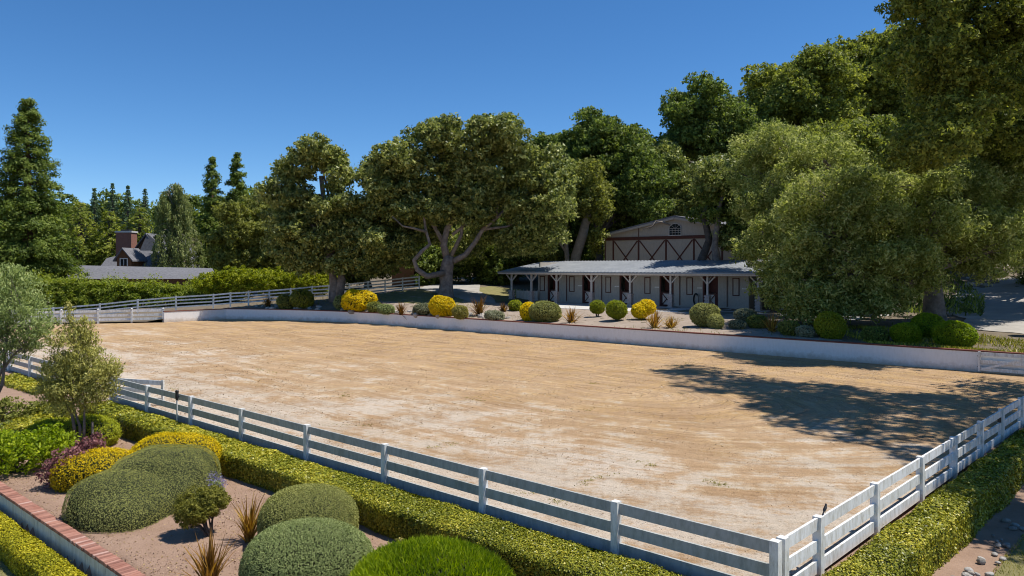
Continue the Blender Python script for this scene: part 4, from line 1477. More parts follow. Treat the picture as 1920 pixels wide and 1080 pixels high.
# weeping tree
def weeping():
    y = 101.0
    b = base_at(330, y)
    t = thing('weeping_tree', 'pale weeping tree with hanging strands beside the house roof', 'tree', b)
    Hh = at_y(330, 345, y).z - b.z
    P, Nn, T, Up = [], [], [], []
    mb = MB(); mb.tube([(0, 0, -.3), (.2, 0, Hh * .4), (0, 0, Hh * .95)], [.3, .2, .05], 7)
    for k in range(230):
        f = random.uniform(.25, 1)
        a = random.uniform(0, 6.28); r = random.uniform(.3, 3.4) * (1.15 - .8 * f ** 2.5)
        x, yy = math.cos(a) * r, math.sin(a) * r
        z = Hh * f
        ln = random.uniform(1.2, 4.0)
        m = int(75 * ln / 2)
        s = RNG.uniform(0, 1, m)
        P.append(np.stack([x + RNG.normal(0, .17, m) + .25 * s * math.cos(a), yy + RNG.normal(0, .17, m), z - s * ln + RNG.normal(0, .05, m)], 1))
        Nn.append(nrm(RNG.normal(size=(m, 3)) + np.array([math.cos(a), math.sin(a), .2]))); T.append(random.gauss(.5, .15) + RNG.normal(0, .18, m))
        if k % 3 == 0:
            mb.tube([(0, 0, z * .85), (x * .6, yy * .6, z + .3), (x, yy, z), (x * 1.05, yy * 1.05, z - ln * .5)], [.06, .04, .025, .01], 4, cap=False)
    P, Nn, T = np.concatenate(P), np.concatenate(Nn), np.concatenate(T)
    k = P[:, 2] > .2
    leaves('crown', P[k], Nn[k], .34 * RNG.uniform(.7, 1.3, k.sum()), T[k], M['weep_leaf'], .4, True, parent=t, up=np.tile([0, 0, -1.0], (k.sum(), 1)))
    mb.build('trunk', M['bark_pale'], t, True)
weeping()

# round oaks behind the sloping fence
tree('oak_tree', 'rounded olive green oak between the redwood pair and the stump trunk oak', base_at(482, 86), lobeset([(470, 430, 62, 58), (515, 460, 55, 55), (430, 470, 45, 45), (480, 490, 60, 35), (545, 500, 40, 35)], 86), M['oak_leaf_olive'], 0.298, .4)
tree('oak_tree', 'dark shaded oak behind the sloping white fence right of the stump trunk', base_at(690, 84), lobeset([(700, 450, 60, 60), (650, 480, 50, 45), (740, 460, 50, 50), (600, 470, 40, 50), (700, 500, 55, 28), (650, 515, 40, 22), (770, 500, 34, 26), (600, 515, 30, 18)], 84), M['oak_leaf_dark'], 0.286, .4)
for px, py, rx, ry, lab in ((440, 522, 34, 20, 'lime green bush at the fence below the redwood pair'), (505, 528, 48, 22, 'wide lime yellow bush behind the sloping fence'), (575, 522, 42, 24, 'lime yellow bush left of the stump trunk oak'), (395, 528, 30, 18, 'small lime bush at the right end of the tall hedge')):
    b = base_at(px, 74)
    c = at_y(px, py, 74) - b
    loose_bush('lime_bush', lab, b, [(c, (rx * 74 / F, 1.6, ry * 74 / F)), (c + Vector((rx * .02, .3, -.5)), (rx * 74 / F * .9, 1.5, max(.6, c.z * .6)))], M['lime_leaf'], .19, 2.6, stems=6, group='lime bushes behind the sloping fence')

# oak with the broken stump trunk
Y1 = 66.0
b = base_at(628, Y1)
tree('oak_tree', 'open crowned oak with a thick broken grey trunk at the far wall', b,
     lobeset([(600, 292, 46, 30), (560, 312, 40, 30), (638, 325, 22, 40), (528, 345, 32, 32), (560, 372, 40, 26), (640, 385, 30, 32), (600, 408, 62, 30), (545, 425, 50, 30), (660, 430, 46, 34), (620, 452, 66, 30), (690, 470, 32, 28), (570, 470, 40, 26), (655, 492, 40, 18), (690, 500, 30, 18), (585, 495, 34, 18), (545, 470, 34, 28)], Y1, 3.0),
     M['oak_leaf'], 0.275, .42, 2.2, inner=.2,
     trunk=[(b + Vector((.1, 0, -.5)), .75), (b + Vector((.05, 0, .5)), .56), (b + Vector((0, 0, 1.4)), .46), (b + Vector((-.25, 0, 2.4)), .30), (b + Vector((-.35, 0, 4.2)), .27), (at_y(610, 400, Y1), .24), (at_y(602, 330, Y1), .2)],
     limbs=[([b + Vector((.35, -.1, .2)), b + Vector((.5, -.15, 1.2)), b + Vector((.62, -.1, 2.0)), b + Vector((.55, -.1, 2.35))], .48, .30),
            ([at_y(618, 470, Y1), at_y(585, 430, Y1), at_y(548, 380, Y1), at_y(530, 340, Y1)], .17, .05), ([at_y(615, 480, Y1), at_y(655, 440, Y1), at_y(668, 400, Y1)], .2, .06)], fork=.5, twigs=4)

# the great spreading oak
Y2 = 65.5
b = base_at(836, Y2)
def Q(*pts): return [at_y(p[0], p[1], p[2] if len(p) > 2 else Y2) for p in pts]
tree('oak_tree', 'great spreading oak with a forked trunk and twisting bare limbs', b,
     lobeset([(835, 270, 42, 30), (812, 250, 34, 14), (846, 238, 10, 12), (935, 262, 50, 30), (915, 240, 36, 13), (880, 290, 60, 40), (745, 312, 62, 36), (700, 335, 34, 28), (790, 330, 66, 44), (860, 345, 80, 48), (950, 325, 74, 50), (1030, 318, 46, 42), (1045, 360, 36, 40),
              (715, 380, 54, 42), (690, 430, 40, 46, 66), (780, 388, 60, 30), (865, 392, 66, 28, 67), (950, 378, 66, 34, 67), (1010, 395, 56, 40), (735, 440, 40, 30, 67.5), (715, 480, 34, 22, 67), (820, 440, 34, 22, 70), (905, 440, 40, 22, 70.5), (985, 430, 42, 26, 68), (870, 470, 30, 16, 71), (985, 455, 48, 26, 66.5), (1030, 440, 30, 30, 66), (752, 470, 28, 20, 66.5), (705, 455, 30, 26, 65)], Y2, 3.6),
     M['oak_leaf'], 0.27, .6, 2.3, inner=.25, limb_auto=False,
     trunk=[(b + Vector((0, 0, -.5)), .95), (b + Vector((0, 0, .3)), .72), (b + Vector((.05, 0, 1.3)), .60), (b + Vector((-.02, 0, 2.1)), .62), (b + Vector((.1, 0, 2.9)), .58), (at_y(842, 480, Y2), .46)],
     limbs=[(Q((840, 490), (832, 460), (838, 430), (852, 405), (850, 370), (862, 330)), 0.363, 0.112), (Q((850, 490), (872, 478), (890, 455), (905, 430), (930, 410), (955, 385), (975, 350)), 0.277, 0.07),
            (Q((832, 512, 65), (800, 518, 64), (782, 505, 63.5), (776, 488, 63.5), (790, 472, 63.5), (806, 458, 64), (798, 430, 64), (795, 405, 64), (775, 370, 64)), 0.277, 0.07),
            (Q((800, 435, 64), (775, 428, 63), (755, 424, 62.5), (735, 405, 62.5)), 0.132, 0.042), (Q((848, 440), (875, 420), (890, 395), (885, 350)), 0.145, 0.042), (Q((835, 455), (818, 430), (812, 400), (820, 340)), 0.145, 0.042),
            (Q((846, 480), (865, 440), (868, 400), (900, 350), (930, 300)), 0.198, 0.042), (Q((905, 430), (950, 425), (990, 410), (1030, 380)), 0.132, 0.035), (Q((838, 470), (800, 400), (760, 350), (720, 330)), 0.172, 0.035), (Q((850, 370), (838, 310), (840, 250)), 0.106, 0.021), (Q((930, 410), (940, 330), (925, 250)), 0.106, 0.021)])

# dark trees between the great oak and the barn
tree('oak_tree', 'tall dark oak rising behind the great spreading oak, with a narrow top', base_at(1120, 84), lobeset([(1120, 250, 42, 34), (1170, 268, 50, 40), (1100, 300, 56, 50), (1165, 320, 62, 50), (1210, 330, 46, 55), (1110, 370, 66, 50), (1190, 385, 60, 48), (1065, 330, 40, 50)], 84, 6), M['oak_leaf_dark'], 0.308, .5, 2.6)
tree('oak_tree', 'small rounded oak top showing in the gap beyond the great oak', base_at(1038, 92), lobeset([(1040, 278, 40, 26), (1010, 300, 50, 40), (1075, 300, 40, 40), (1040, 330, 60, 40)], 92, 5), M['oak_leaf_dark'], 0.33, .4)
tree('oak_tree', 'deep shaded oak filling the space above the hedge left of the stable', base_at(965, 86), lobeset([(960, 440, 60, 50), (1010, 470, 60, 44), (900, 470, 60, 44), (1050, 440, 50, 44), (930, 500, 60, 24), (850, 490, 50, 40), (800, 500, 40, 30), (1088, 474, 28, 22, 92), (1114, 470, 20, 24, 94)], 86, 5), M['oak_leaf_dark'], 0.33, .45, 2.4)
b = base_at(1072, 76)
Y3 = 76
tree('oak_tree', 'leaning pale trunked oak whose twin stems rise just left of the barn', b,
     lobeset([(1070, 385, 46, 34), (1105, 372, 34, 32), (1035, 425, 34, 30), (1085, 340, 46, 36), (1128, 398, 18, 18), (1030, 480, 18, 14, 79), (1119, 450, 12, 26, 76.5)], Y3, 3), M['oak_leaf_olive'], 0.298, .35, 1.7, inner=.15, limb_auto=False, bark='bark_pale',
     trunk=[(b + Vector((0, 0, -.4)), .55), (b + Vector((.2, 0, 1.0)), .5), (at_y(1080, 480, Y3), .52), (at_y(1092, 440, Y3), .50), (at_y(1100, 408, Y3), .40), (at_y(1120, 370, Y3), .1)],
     limbs=[([b + Vector((-.2, 0, .2)), at_y(1062, 470, Y3), at_y(1060, 420, Y3), at_y(1058, 380, Y3)], .3, .12), ([at_y(1066, 480, Y3), at_y(1040, 440, Y3), at_y(1025, 400, Y3)], .16, .05), ([at_y(1096, 430, Y3), at_y(1120, 395, Y3), at_y(1090, 350, Y3)], .14, .05)])

# trees over and in front of the barn
Y4 = 80
tree('oak_tree', 'dark oak with a knobbly top standing over the barn roof', base_at(1320, 90), lobeset([(1312, 190, 44, 34), (1280, 225, 40, 36), (1350, 222, 50, 40), (1385, 240, 36, 40), (1265, 265, 24, 22), (1300, 268, 44, 36), (1345, 285, 60, 40)], 90, 5), M['oak_leaf_dark'], 0.319, .5, 2.5, inner=.3)
tree('oak_tree', 'mid green oak spreading over the left side of the barn roof', base_at(1225, 86), lobeset([(1235, 300, 50, 38), (1190, 350, 50, 44), (1255, 345, 56, 46), (1310, 345, 52, 46), (1215, 385, 50, 26), (1270, 385, 50, 20), (1335, 385, 44, 26), (1165, 410, 34, 30)], 86, 4), M['oak_leaf'], 0.319, .5, 2.3)
b = st(14.4, -6.0, .1)
def W(t_, d_, z_): return st(t_, d_, z_)
yb = b.y
tree('oak_tree', 'dark crooked oak leaning in front of the barn, with a long bare horizontal limb', b,
     lobeset([(1340, 350, 40, 34), (1385, 365, 40, 36), (1330, 400, 28, 14), (1375, 440, 30, 24), (1400, 420, 30, 36), (1355, 385, 40, 20)], yb, 2.5), M['oak_leaf_dark'], 0.264, .32, 2.0, limb_auto=False, bark='bark_dark',
     trunk=[(at_y(1312, 530, yb), .42), (at_y(1314, 492, yb), .36), (at_y(1322, 472, yb), .33), (at_y(1330, 450, yb), .30), (at_y(1324, 425, yb), .28), (at_y(1318, 405, yb), .22), (at_y(1330, 370, yb), .1)],
     limbs=[([at_y(1318, 408, yb), at_y(1322, 393, yb - .3), at_y(1345, 392, yb - .5), at_y(1373, 390, yb - .6)], .10, .05)])
b2 = st(16.3, -6.2, .1); yb2 = b2.y
tree('oak_tree', 'twin stemmed grey oak against the right half of the barn wall', b2,
     lobeset([(1345, 330, 44, 36), (1390, 320, 44, 40), (1420, 370, 36, 44), (1375, 450, 22, 18), (1405, 460, 16, 26)], yb2, 2.5), M['oak_leaf'], 0.264, .34, 2.0, limb_auto=False,
     trunk=[(at_y(1346, 530, yb2), .42), (at_y(1344, 484, yb2), .36), (at_y(1340, 460, yb2), .26), (at_y(1344, 430, yb2), .26), (at_y(1345, 400, yb2), .2), (at_y(1360, 350, yb2), .1)],
     limbs=[([at_y(1387, 530, yb2), at_y(1386, 490, yb2), at_y(1388, 455, yb2), at_y(1398, 425, yb2), at_y(1405, 390, yb2)], .3, .12), ([at_y(1386, 470, yb2), at_y(1378, 440, yb2), at_y(1370, 420, yb2)], .14, .05)])
# a bleached dead bough that hangs across the barn's arched window
bb = thing('dead_bough', 'bleached crooked dead bough hanging across the arched barn window', 'branch', at_y(1212, 424, 71))
o = bb.location
m = MB(); m.tube([at_y(1205, 430, 71) - o, at_y(1224, 424, 71) - o, at_y(1230, 415, 71) - o, at_y(1240, 416, 71) - o, at_y(1268, 426, 71) - o, at_y(1286, 418, 71) - o, at_y(1298, 414, 71) - o], [.05, .07, .08, .08, .07, .06, .03], 6, wob=.1)
m.tube([at_y(1224, 424, 71) - o, at_y(1216, 430, 71) - o], [.05, .02], 5); m.tube([at_y(1268, 426, 71) - o, at_y(1262, 436, 71) - o], [.04, .015], 5)
m.build('bough', M['bark_pale'], bb, True)

# hillside oaks
tree('oak_tree', 'rounded hillside oak just right of the knobbly oak over the barn', base_at(1470, 104), lobeset([(1450, 160, 46, 34), (1500, 148, 50, 36), (1545, 160, 50, 40), (1440, 200, 50, 40), (1490, 215, 70, 50), (1550, 220, 60, 50), (1430, 250, 50, 46)], 104, 8), M['hill_leaf'], 0.374, .5, 2.3, inner=.2)
tree('oak_tree', 'highest hillside oak with two bumps near the tall tree at right', base_at(1630, 112), lobeset([(1637, 92, 36, 26), (1600, 118, 46, 34), (1670, 112, 44, 36), (1620, 160, 70, 46), (1690, 165, 60, 50), (1570, 180, 50, 50), (1640, 215, 90, 50), (1710, 220, 60, 60)], 112, 8), M['hill_leaf'], 0.396, .5, 2.3, inner=.2)
tree('oak_tree', 'sunlit hillside oak low on the slope behind the pepper tree', base_at(1560, 92), lobeset([(1530, 275, 80, 44), (1600, 270, 80, 46), (1660, 280, 60, 50), (1480, 290, 60, 40)], 92, 6), M['hill_leaf'], 0.353, .45, 2.2, inner=.2)

tree('oak_tree', 'hillside oak showing between the tall corner tree and the drooping tree', base_at(1760, 76), lobeset([(1700, 300, 54, 40), (1760, 318, 50, 40), (1820, 315, 50, 40), (1880, 330, 50, 40), (1740, 360, 60, 30), (1830, 360, 60, 34)], 76, 4), M['hill_leaf'], .27, .4, 2.0, inner=.2)
# tall tree at upper right
Y5 = 38
b = base_at(2020, Y5)
tree('oak_tree', 'very tall dark tree filling the upper right corner', b,
     lobeset([(1740, 40, 36, 44), (1735, 95, 34, 36), (1790, 70, 70, 60), (1800, -40, 80, 70), (1745, -30, 30, 50), (1860, 30, 70, 80), (1770, 150, 54, 50), (1840, 150, 70, 70), (1780, 225, 60, 46), (1850, 245, 66, 50, 44), (1910, 180, 50, 80, 44), (1880, -110, 90, 70), (1930, 60, 60, 80), (1980, 0, 90, 100), (1800, -120, 60, 50), (1960, 150, 60, 70, 44), (1720, 280, 40, 34), (1900, 300, 40, 30, 46)], Y5, 3.6),
     M['hill_leaf'], 0.209, .6, 1.7, inner=.2, fork=.3, limb_auto=False)
# tree just out of the picture on the right; it shades that corner of the arena
b = Vector((25.5, 26.5, -.3))
tree('oak_tree', 'tall leafy tree beyond the right hand fence, its boughs just reaching the right edge', b,
     [(Vector((18.9, 25.0, 17.5)), (2.2, 2.6, 1.8)), (Vector((22.3, 25, 17)), (3.0, 3.0, 2.4)), (Vector((18.2, 22.0, 18.5)), (2.0, 2.4, 1.8)), (Vector((20.4, 28.4, 21)), (2.6, 2.6, 2.0)), (Vector((18.8, 29.3, 23.0)), (2.1, 2.2, 1.6)), (Vector((23, 22, 19)), (3.0, 2.8, 2.2)), (Vector((20, 19.6, 15)), (2.2, 2.0, 1.7)), (Vector((26, 27, 12)), (3.6, 3.4, 2.4)), (Vector((21.5, 26, 23.5)), (2.4, 2.4, 1.7)), (Vector((18.2, 17.9, 16)), (1.7, 1.5, 1.3)), (Vector((22.5, 18.5, 12)), (2.4, 2.2, 1.6)), (Vector((18.4, 33.0, 21)), (1.9, 1.8, 1.3))],
     M['oak_leaf'], .3, .5, 1.15, inner=.2, fork=.3, limb_auto=False)
b = Vector((15.2, 14.6, -.5))
tree('oak_tree', 'broad oak just outside the lower right of the picture, shading the grass there', b,
     [(b + Vector((-.6 + .9 * math.cos(a), 1.5 * math.sin(a), 8.0 + .5 * math.sin(3 * a))), (1.4, 1.4, 1.0)) for a in np.linspace(0, 5.3, 6)], M['oak_leaf'], .2, .3, 1.5, inner=.3, fork=.3)
for (x, y, zz, r_, lab) in ((40, 53, 9, 4.2, 'roadside oak shading the driveway from outside the right edge'), (49, 67, 11, 5.0, 'farther roadside oak shading the upper driveway'), (37, 46.5, 9, 3.8, 'nearer roadside oak shading the foot of the driveway')):
    b = Vector((x, y, up_z(x, y)))
    tree('oak_tree', lab, b, [(b + Vector((random.uniform(-.6, .6) * r_, random.uniform(-.6, .6) * r_, zz + random.uniform(-.25, .3) * r_)), (r_ * .62, r_ * .6, r_ * .42)) for k in range(7)], M['oak_leaf'], 0.26, .4, 1.3, inner=.2, fork=.3, group='oaks along the driveway')

# pepper tree hanging over the right half of the wall
Y6 = 43
b = base_at(1752, 46.5)
tree('pepper_tree', 'huge drooping olive green tree hanging over the right half of the far wall', b,
     lobeset([(1480, 285, 74, 44, 53), (1408, 325, 48, 54, 56), (1440, 270, 54, 34, 56), (1550, 300, 80, 46, 49.5), (1545, 360, 90, 56, 43.6), (1450, 370, 74, 56, 53), (1640, 350, 80, 44, 43.6), (1720, 350, 70, 40, 44.1), (1800, 345, 80, 44, 44.6), (1870, 330, 60, 44, 45.6), (1640, 410, 90, 54, 42.6), (1730, 420, 80, 54, 42.6), (1820, 410, 80, 54, 43.6), (1890, 395, 50, 54, 45.1),
              (1470, 440, 70, 50, 49.5), (1560, 440, 84, 54, 43.1), (1440, 480, 44, 40, 49), (1500, 500, 64, 44, 43.6), (1590, 505, 74, 40, 42.1), (1670, 485, 70, 44, 42.1), (1730, 500, 40, 40, 43.1), (1470, 550, 44, 36, 43.6), (1530, 565, 56, 34, 42.6), (1600, 560, 54, 28, 42.1), (1660, 545, 40, 24, 42.6), (1830, 470, 70, 36, 44.6), (1890, 460, 50, 40, 45.6)], Y6, 2.6),
     M['pepper_leaf'], 0.205, .62, 2.2, inner=.25, flat=.8, droop=.35, aspect=.42, fork=.42, twigs=12, clump=.30, clump_max=1.0,
     trunk=[(b + Vector((0, 0, -.4)), .85), (b + Vector((0, 0, .4)), .66), (b + Vector((0, 0, 1.6)), .55), (b + Vector((-.1, 0, 3.0)), .5), (b + Vector((-.3, -.3, 4.5)), .42)], bark='bark')
b = base_at(1900, 78)
tree('oak_tree', 'shaded roadside oak over the driveway at the right edge', base_at(1985, 62), lobeset([(1905, 400, 46, 40, 58), (1925, 350, 60, 50, 56), (1860, 350, 50, 40, 54), (1960, 420, 60, 50), (1850, 400, 46, 40, 52), (1885, 440, 40, 24, 50), (1870, 470, 36, 18), (1940, 460, 50, 30, 54), (1820, 330, 40, 36, 56), (1990, 380, 60, 50, 50), (1900, 420, 50, 36, 66), (1850, 450, 50, 26, 68), (1900, 490, 60, 18, 84), (1830, 480, 40, 24, 82)], 62, 3.8), M['oak_leaf'], 0.264, .45, 2.2)
tree('oak_tree', 'dark oak at the head of the driveway behind the pepper tree', base_at(1800, 88), lobeset([(1800, 430, 70, 60), (1870, 420, 70, 60), (1740, 430, 70, 60), (1800, 490, 70, 30), (1680, 440, 60, 60), (1620, 450, 60, 60), (1700, 510, 60, 24)], 88, 5), M['oak_leaf_dark'], 0.353, .5, 2.2)

# woods that close the view: one mass
def woods():
    P, Nn, T = [], [], []
    rows = []
    for px in np.arange(-120, 2060, 26):
        top = np.interp(px, [-120, 130, 300, 420, 500, 640, 700, 900, 1060, 1250, 1420, 1560, 1700, 1800, 2060], [380, 380, 385, 380, 372, 400, 380, 330, 300, 320, 270, 220, 150, 180, 150])
        y = np.interp(px, [-120, 600, 1000, 1300, 2060], [165, 150, 122, 128, 140])
        rows.append((px, top + 14 * math.sin(px * .05) + random.uniform(-6, 6), y))
    lob = []
    for px, top, y in rows:
        py = top + 24
        while py < 540:
            lob.append(px_lobe(px + random.uniform(-8, 8), py, 34, 30, y + random.uniform(-5, 5), 3))
            py += 34
    p, n, tn, _ = clump_cloud(lob, .62, 1.5, inner=.15, clump_min=.9)
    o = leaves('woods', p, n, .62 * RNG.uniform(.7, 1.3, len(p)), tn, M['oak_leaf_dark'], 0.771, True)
    tag(o, 'distant dark woodland closing the view behind the trees', 'woods', kind='stuff')
woods()

# ------------------------------------------------------------------ far left hedge in front of the house
p0, p1 = Vector((-62, 73.5, 0)), Vector((-27.5, 75.5, 0))
def tall_hedge():
    base = Vector((-45, 74.5, 0))
    lobes = []
    for x in np.arange(-62, -28, 1.7):
        yy = 73.6 + (x + 62) * .055
        z = np.interp(x, [-62, -50, -35, -28], [3.6, 3.2, 2.5, 1.7]) + random.uniform(-.15, .15)
        lobes.append((Vector((x, yy, z * .5)) - base, (1.6, 1.5, z * .52)))
        lobes.append((Vector((x + .8, yy + .3, z - .45)) - base, (1.4, 1.2, .55)))
    p, n, tn, _ = clump_cloud(lobes, .22, 2.2, inner=.15, clump_min=.4)
    # thin upright new growth along the top
    m = 6000
    x = RNG.uniform(-62, -29, m); yy = 73.6 + (x + 62) * .055 + RNG.normal(0, .7, m)
    z = np.interp(x, [-62, -50, -35, -28], [3.65, 3.25, 2.55, 1.75]) + np.abs(RNG.normal(0, .34, m)) * (1 + .6 * np.sin(x * 1.7))
    q = np.stack([x, yy, z], 1) - np.array(base)
    P = np.concatenate([p, q]); Nn = np.concatenate([n, rand_dirs(m)]); T = np.concatenate([tn, RNG.uniform(.6, 1.05, m)])
    k = P[:, 2] > .05
    o = leaves('tall_hedge', P[k], Nn[k], .22 * RNG.uniform(.7, 1.4, k.sum()), T[k], M['tall_hedge_leaf'], .5, True)
    o.location = base
    tag(o, 'long tall green hedge with feathery top behind the far left fences', 'hedge')
tall_hedge()
hedge('hedge', 'clipped sunlit hedge behind the porch end left of the stable', st(-6.0, -7, 0), st(.4, -5.5, 0), 1.4, 1.3, 3.3, M['lime_leaf'], .16, 9000, jitter=.08, core_in=.15)

# ------------------------------------------------------------------ near garden
dens_front = None
hedge('hedge', 'long clipped glossy hedge below the near white fence', fr(-22.6, .66), fr(1.5, .66), .95, GARDEN_Z - .05, .10, M['hedge_leaf'], .046, 150000, jitter=.014, wave=.016, lim=15.5,
      dens=lambda r: r ** .62)
hedge('hedge', 'short clipped hedge turning back from the path at left', fr(-23.6, 1.5), fr(-18.6, 4.75), .9, GARDEN_Z - .05, .08, M['hedge_leaf'], .075, 15000, jitter=.025, wave=.022)
hedge('hedge', 'glossy green hedge outside the sunlit right hand fence', rr(-.35, .50), rr(16.5, .50), .68, RIGHT_Z - .05, .10, M['hedge_leaf'], .048, 78000, jitter=.016, wave=.018, lim=15, dens=lambda r: r ** 1.35)
hedge('hedge', 'low yellow green box hedge at the foot of the brick topped wall', fr(-18.2, 5.58), fr(-7.0, 5.58), .50, LOW_Z - .03, -.60, M['box_yellow'], .042, 56000, jitter=.014, wave=.012)
hedge('hedge', 'dark hedge block behind the slim tree left of the path', fr(-31.5, .9), fr(-26.6, .9), 1.0, -.4, .12, M['hedge_leaf'], .08, 9000, jitter=.03)

G = GARDEN_Z
def gp_(px, py): return at_z(px, py, G)
# big sculpted shrub
c = gp_(255, 975)
cc = lambda px, py, y: at_y(px, py, y)
b = Vector((-7.9, 15.7, G))
shrub('clipped_shrub', 'largest sculpted grey green shrub shaped like two merged cushions', b,
      [(Vector((.25, .75, .22)), (1.08, 1.05, .80)), (Vector((-.22, -.5, .12)), (.80, .84, .70)), (Vector((.22, -.9, .05)), (.70, .80, .54)), (Vector((.55, .2, .12)), (.75, .8, .58)), (Vector((.3, -.25, .08)), (.78, .9, .55))], M['box_leaf'], .024, 165000, jitter=.008, spread=.5, blend=True, speck=.15)
b = Vector((-8.75, 17.6, G))
shrub('flowering_shrub', 'yellow flowered mound directly behind the largest sculpted shrub', b,
      [(Vector((.65, .45, .40)), (1.05, .75, .58), 2.3), (Vector((-.75, -.45, .28)), (.95, .7, .52), 2.3)], M['yellow_flower'], .036, 30000, jitter=.02, rough_amp=.02, spread=.6, tint_mu=.42)
b = gp_(397, 1000)
b = Vector((-5.62, 13.95, G))
loose_bush('round_shrub', 'small olive round shrub on bare stems casting a dark shadow', b, [(Vector((-.24, .02, .56)), (.40, .40, .32)), (Vector((-.05, .1, .62)), (.32, .32, .26)), (Vector((-.36, -.05, .42)), (.26, .3, .26))], M['round_leaf'], .034, 3.4, stems=9, clump_min=.06, clump=.2, ragged=.08, inner=.5)
b = at_z(572, 1015, G)
shrub('clipped_shrub', 'olive green clipped dome between the orange flax and the hedge', Vector((-3.70, 13.55, G)), [(Vector((0, 0, .38)), (.87, .84, .60), 2.4)], M['box_leaf'], .026, 46000, jitter=.010, rough_amp=.018, spread=.55, speck=.15)
shrub('clipped_shrub', 'pale grey green clipped dome nearest the camera', Vector((-3.22, 11.75, G)), [(Vector((0, 0, .34)), (1.02, .95, .60), 2.2)], M['box_grey'], .026, 52000, jitter=.014, rough_amp=.018, spread=.6, speck=.17)
def grassy():
    b = Vector((-1.12, 10.45, G))
    P, Nn, core = shell([(Vector((0, 0, .42)), (1.2, 1.0, .62), 2.2)], 26000, 2.2, -.05, .02, 4, .94, .03)
    k = len(P)
    up = nrm(Nn * .8 + np.array([0, 0, .45]) + RNG.normal(size=(k, 3)) * .3)
    side = nrm(np.cross(up, RNG.normal(size=(k, 3))))
    t = leaves('feathery_shrub', P, side, .13 * RNG.uniform(.6, 1.4, k), .5 + .12 * np.sin(P[:, 0] * 4 + P[:, 1] * 3) + RNG.normal(0, .2, k), M['bright_leaf'], .11, False, up=up, core=core)
    t.location = b
    tag(t, 'bright lime feathery mound at the bottom centre edge', 'shrub')
grassy()
flax('flax_plant', 'bronze orange spiky flax beside the round stemmed shrub', Vector((-4.80, 13.65, G)), 1.0, 74, .85, tint=.55, width=.05)
flax('flax_plant', 'brown green spiky flax at the bottom edge near the brick topped wall', Vector((-4.72, 11.65, G)), 1.0, 80, 1.0, tint=.45, width=.05)
# lavender
b = Vector((-6.5, 16.2, G))
t = loose_bush('lavender_bush', 'small lavender with pale violet flowers by the long hedge', b, [(Vector((0, 0, .2)), (.26, .24, .2))], M['box_grey'], .045, 2.6, stems=4, aspect=.25)
m = 420
d = rand_dirs(m); d[:, 2] = np.abs(d[:, 2])
leaves('flower', np.stack([d[:, 0] * RNG.uniform(.2, .34, m), d[:, 1] * RNG.uniform(.2, .32, m), .25 + d[:, 2] * RNG.uniform(.15, .34, m)], 1), rand_dirs(m), .04 * RNG.uniform(.7, 1.3, m), RNG.uniform(0, 1, m), M['lavender'], .5, False, parent=t)['kind'] = 'stuff'
# purple, green and yellow shrubs at left
loose_bush('purple_shrub', 'dark purple leaved shrub left of the yellow mound', Vector((-10.1, 17.2, G)), [(Vector((0, 0, .45)), (.5, .5, .45)), (Vector((.25, .2, .75)), (.38, .4, .3)), (Vector((-.25, -.15, .3)), (.4, .4, .3))], M['purple_leaf'], .075, 1.5, stems=8, clump_min=.12)
loose_bush('green_shrub', 'bright green loose shrub at the left edge above the brick topped wall', Vector((-12.1, 18.2, G)), [(Vector((0, 0, .5)), (.75, .7, .5)), (Vector((.55, .35, .6)), (.6, .6, .45)), (Vector((-.7, .1, .5)), (.6, .6, .5))], M['bright_leaf'], .085, 1.9, stems=8, clump_min=.14)
shrub('flowering_shrub', 'yellow green mound under the slim young tree', Vector((-12.2, 20.9, G)), [(Vector((.35, .1, .32)), (.75, .65, .46), 2.2), (Vector((-.7, .0, .3)), (.7, .6, .42), 2.2)], M['lime_leaf'], .05, 16000, jitter=.03, rough_amp=.04, tint_mu=.75)
loose_bush('weed_clump', 'low straggly weed with a leafy sprig between dome and hedge', Vector((-1.95, 12.1, G)), [(Vector((0, 0, .12)), (.3, .25, .12)), (Vector((.12, .1, .38)), (.08, .08, .2))], M['weed'], .05, 1.2, stems=4, clump_min=.06)

# slim young tree with a silvery crown
def young_tree(name, label, b, crown, leafmat, leaf, stems, cover, r0, twig=6):
    t = thing(name, label, 'tree', b)
    p, n, tn, cen = clump_cloud([(Vector(c), r) for c, r in crown], leaf, cover, flat=1.1, clump=.26, clump_min=.16, ragged=.2, inner=.4)
    up = nrm(np.array([0, 0, .9]) + (p - p.mean(0)) * .5)
    leaves('crown', p, n, leaf * RNG.uniform(.6, 1.4, len(p)), tn, leafmat, .38, False, parent=t, up=up)
    mb = MB()
    for s in stems:
        k = len(s)
        mb.tube(s, [r0 * (1 - .75 * i / (k - 1)) for i in range(k)], 7, wob=.06)
    for (c, r), cc_ in zip(crown, cen):
        for k in random.sample(range(len(cc_)), min(twig, len(cc_))):
            q = Vector(cc_[k]); s = random.choice(stems)[-1]
            mb.tube([Vector(s) * .85, Vector(s).lerp(q, .5), q], [r0 * .3, r0 * .2, r0 * .06], 4, cap=False)
    mb.build('trunk', M['bark'], t, True)
    return t
b = Vector((-11.75, 20.35, G))
def rel(px, py, y=20.35): return at_y(px, py, y) - b
k = 20.35 / F
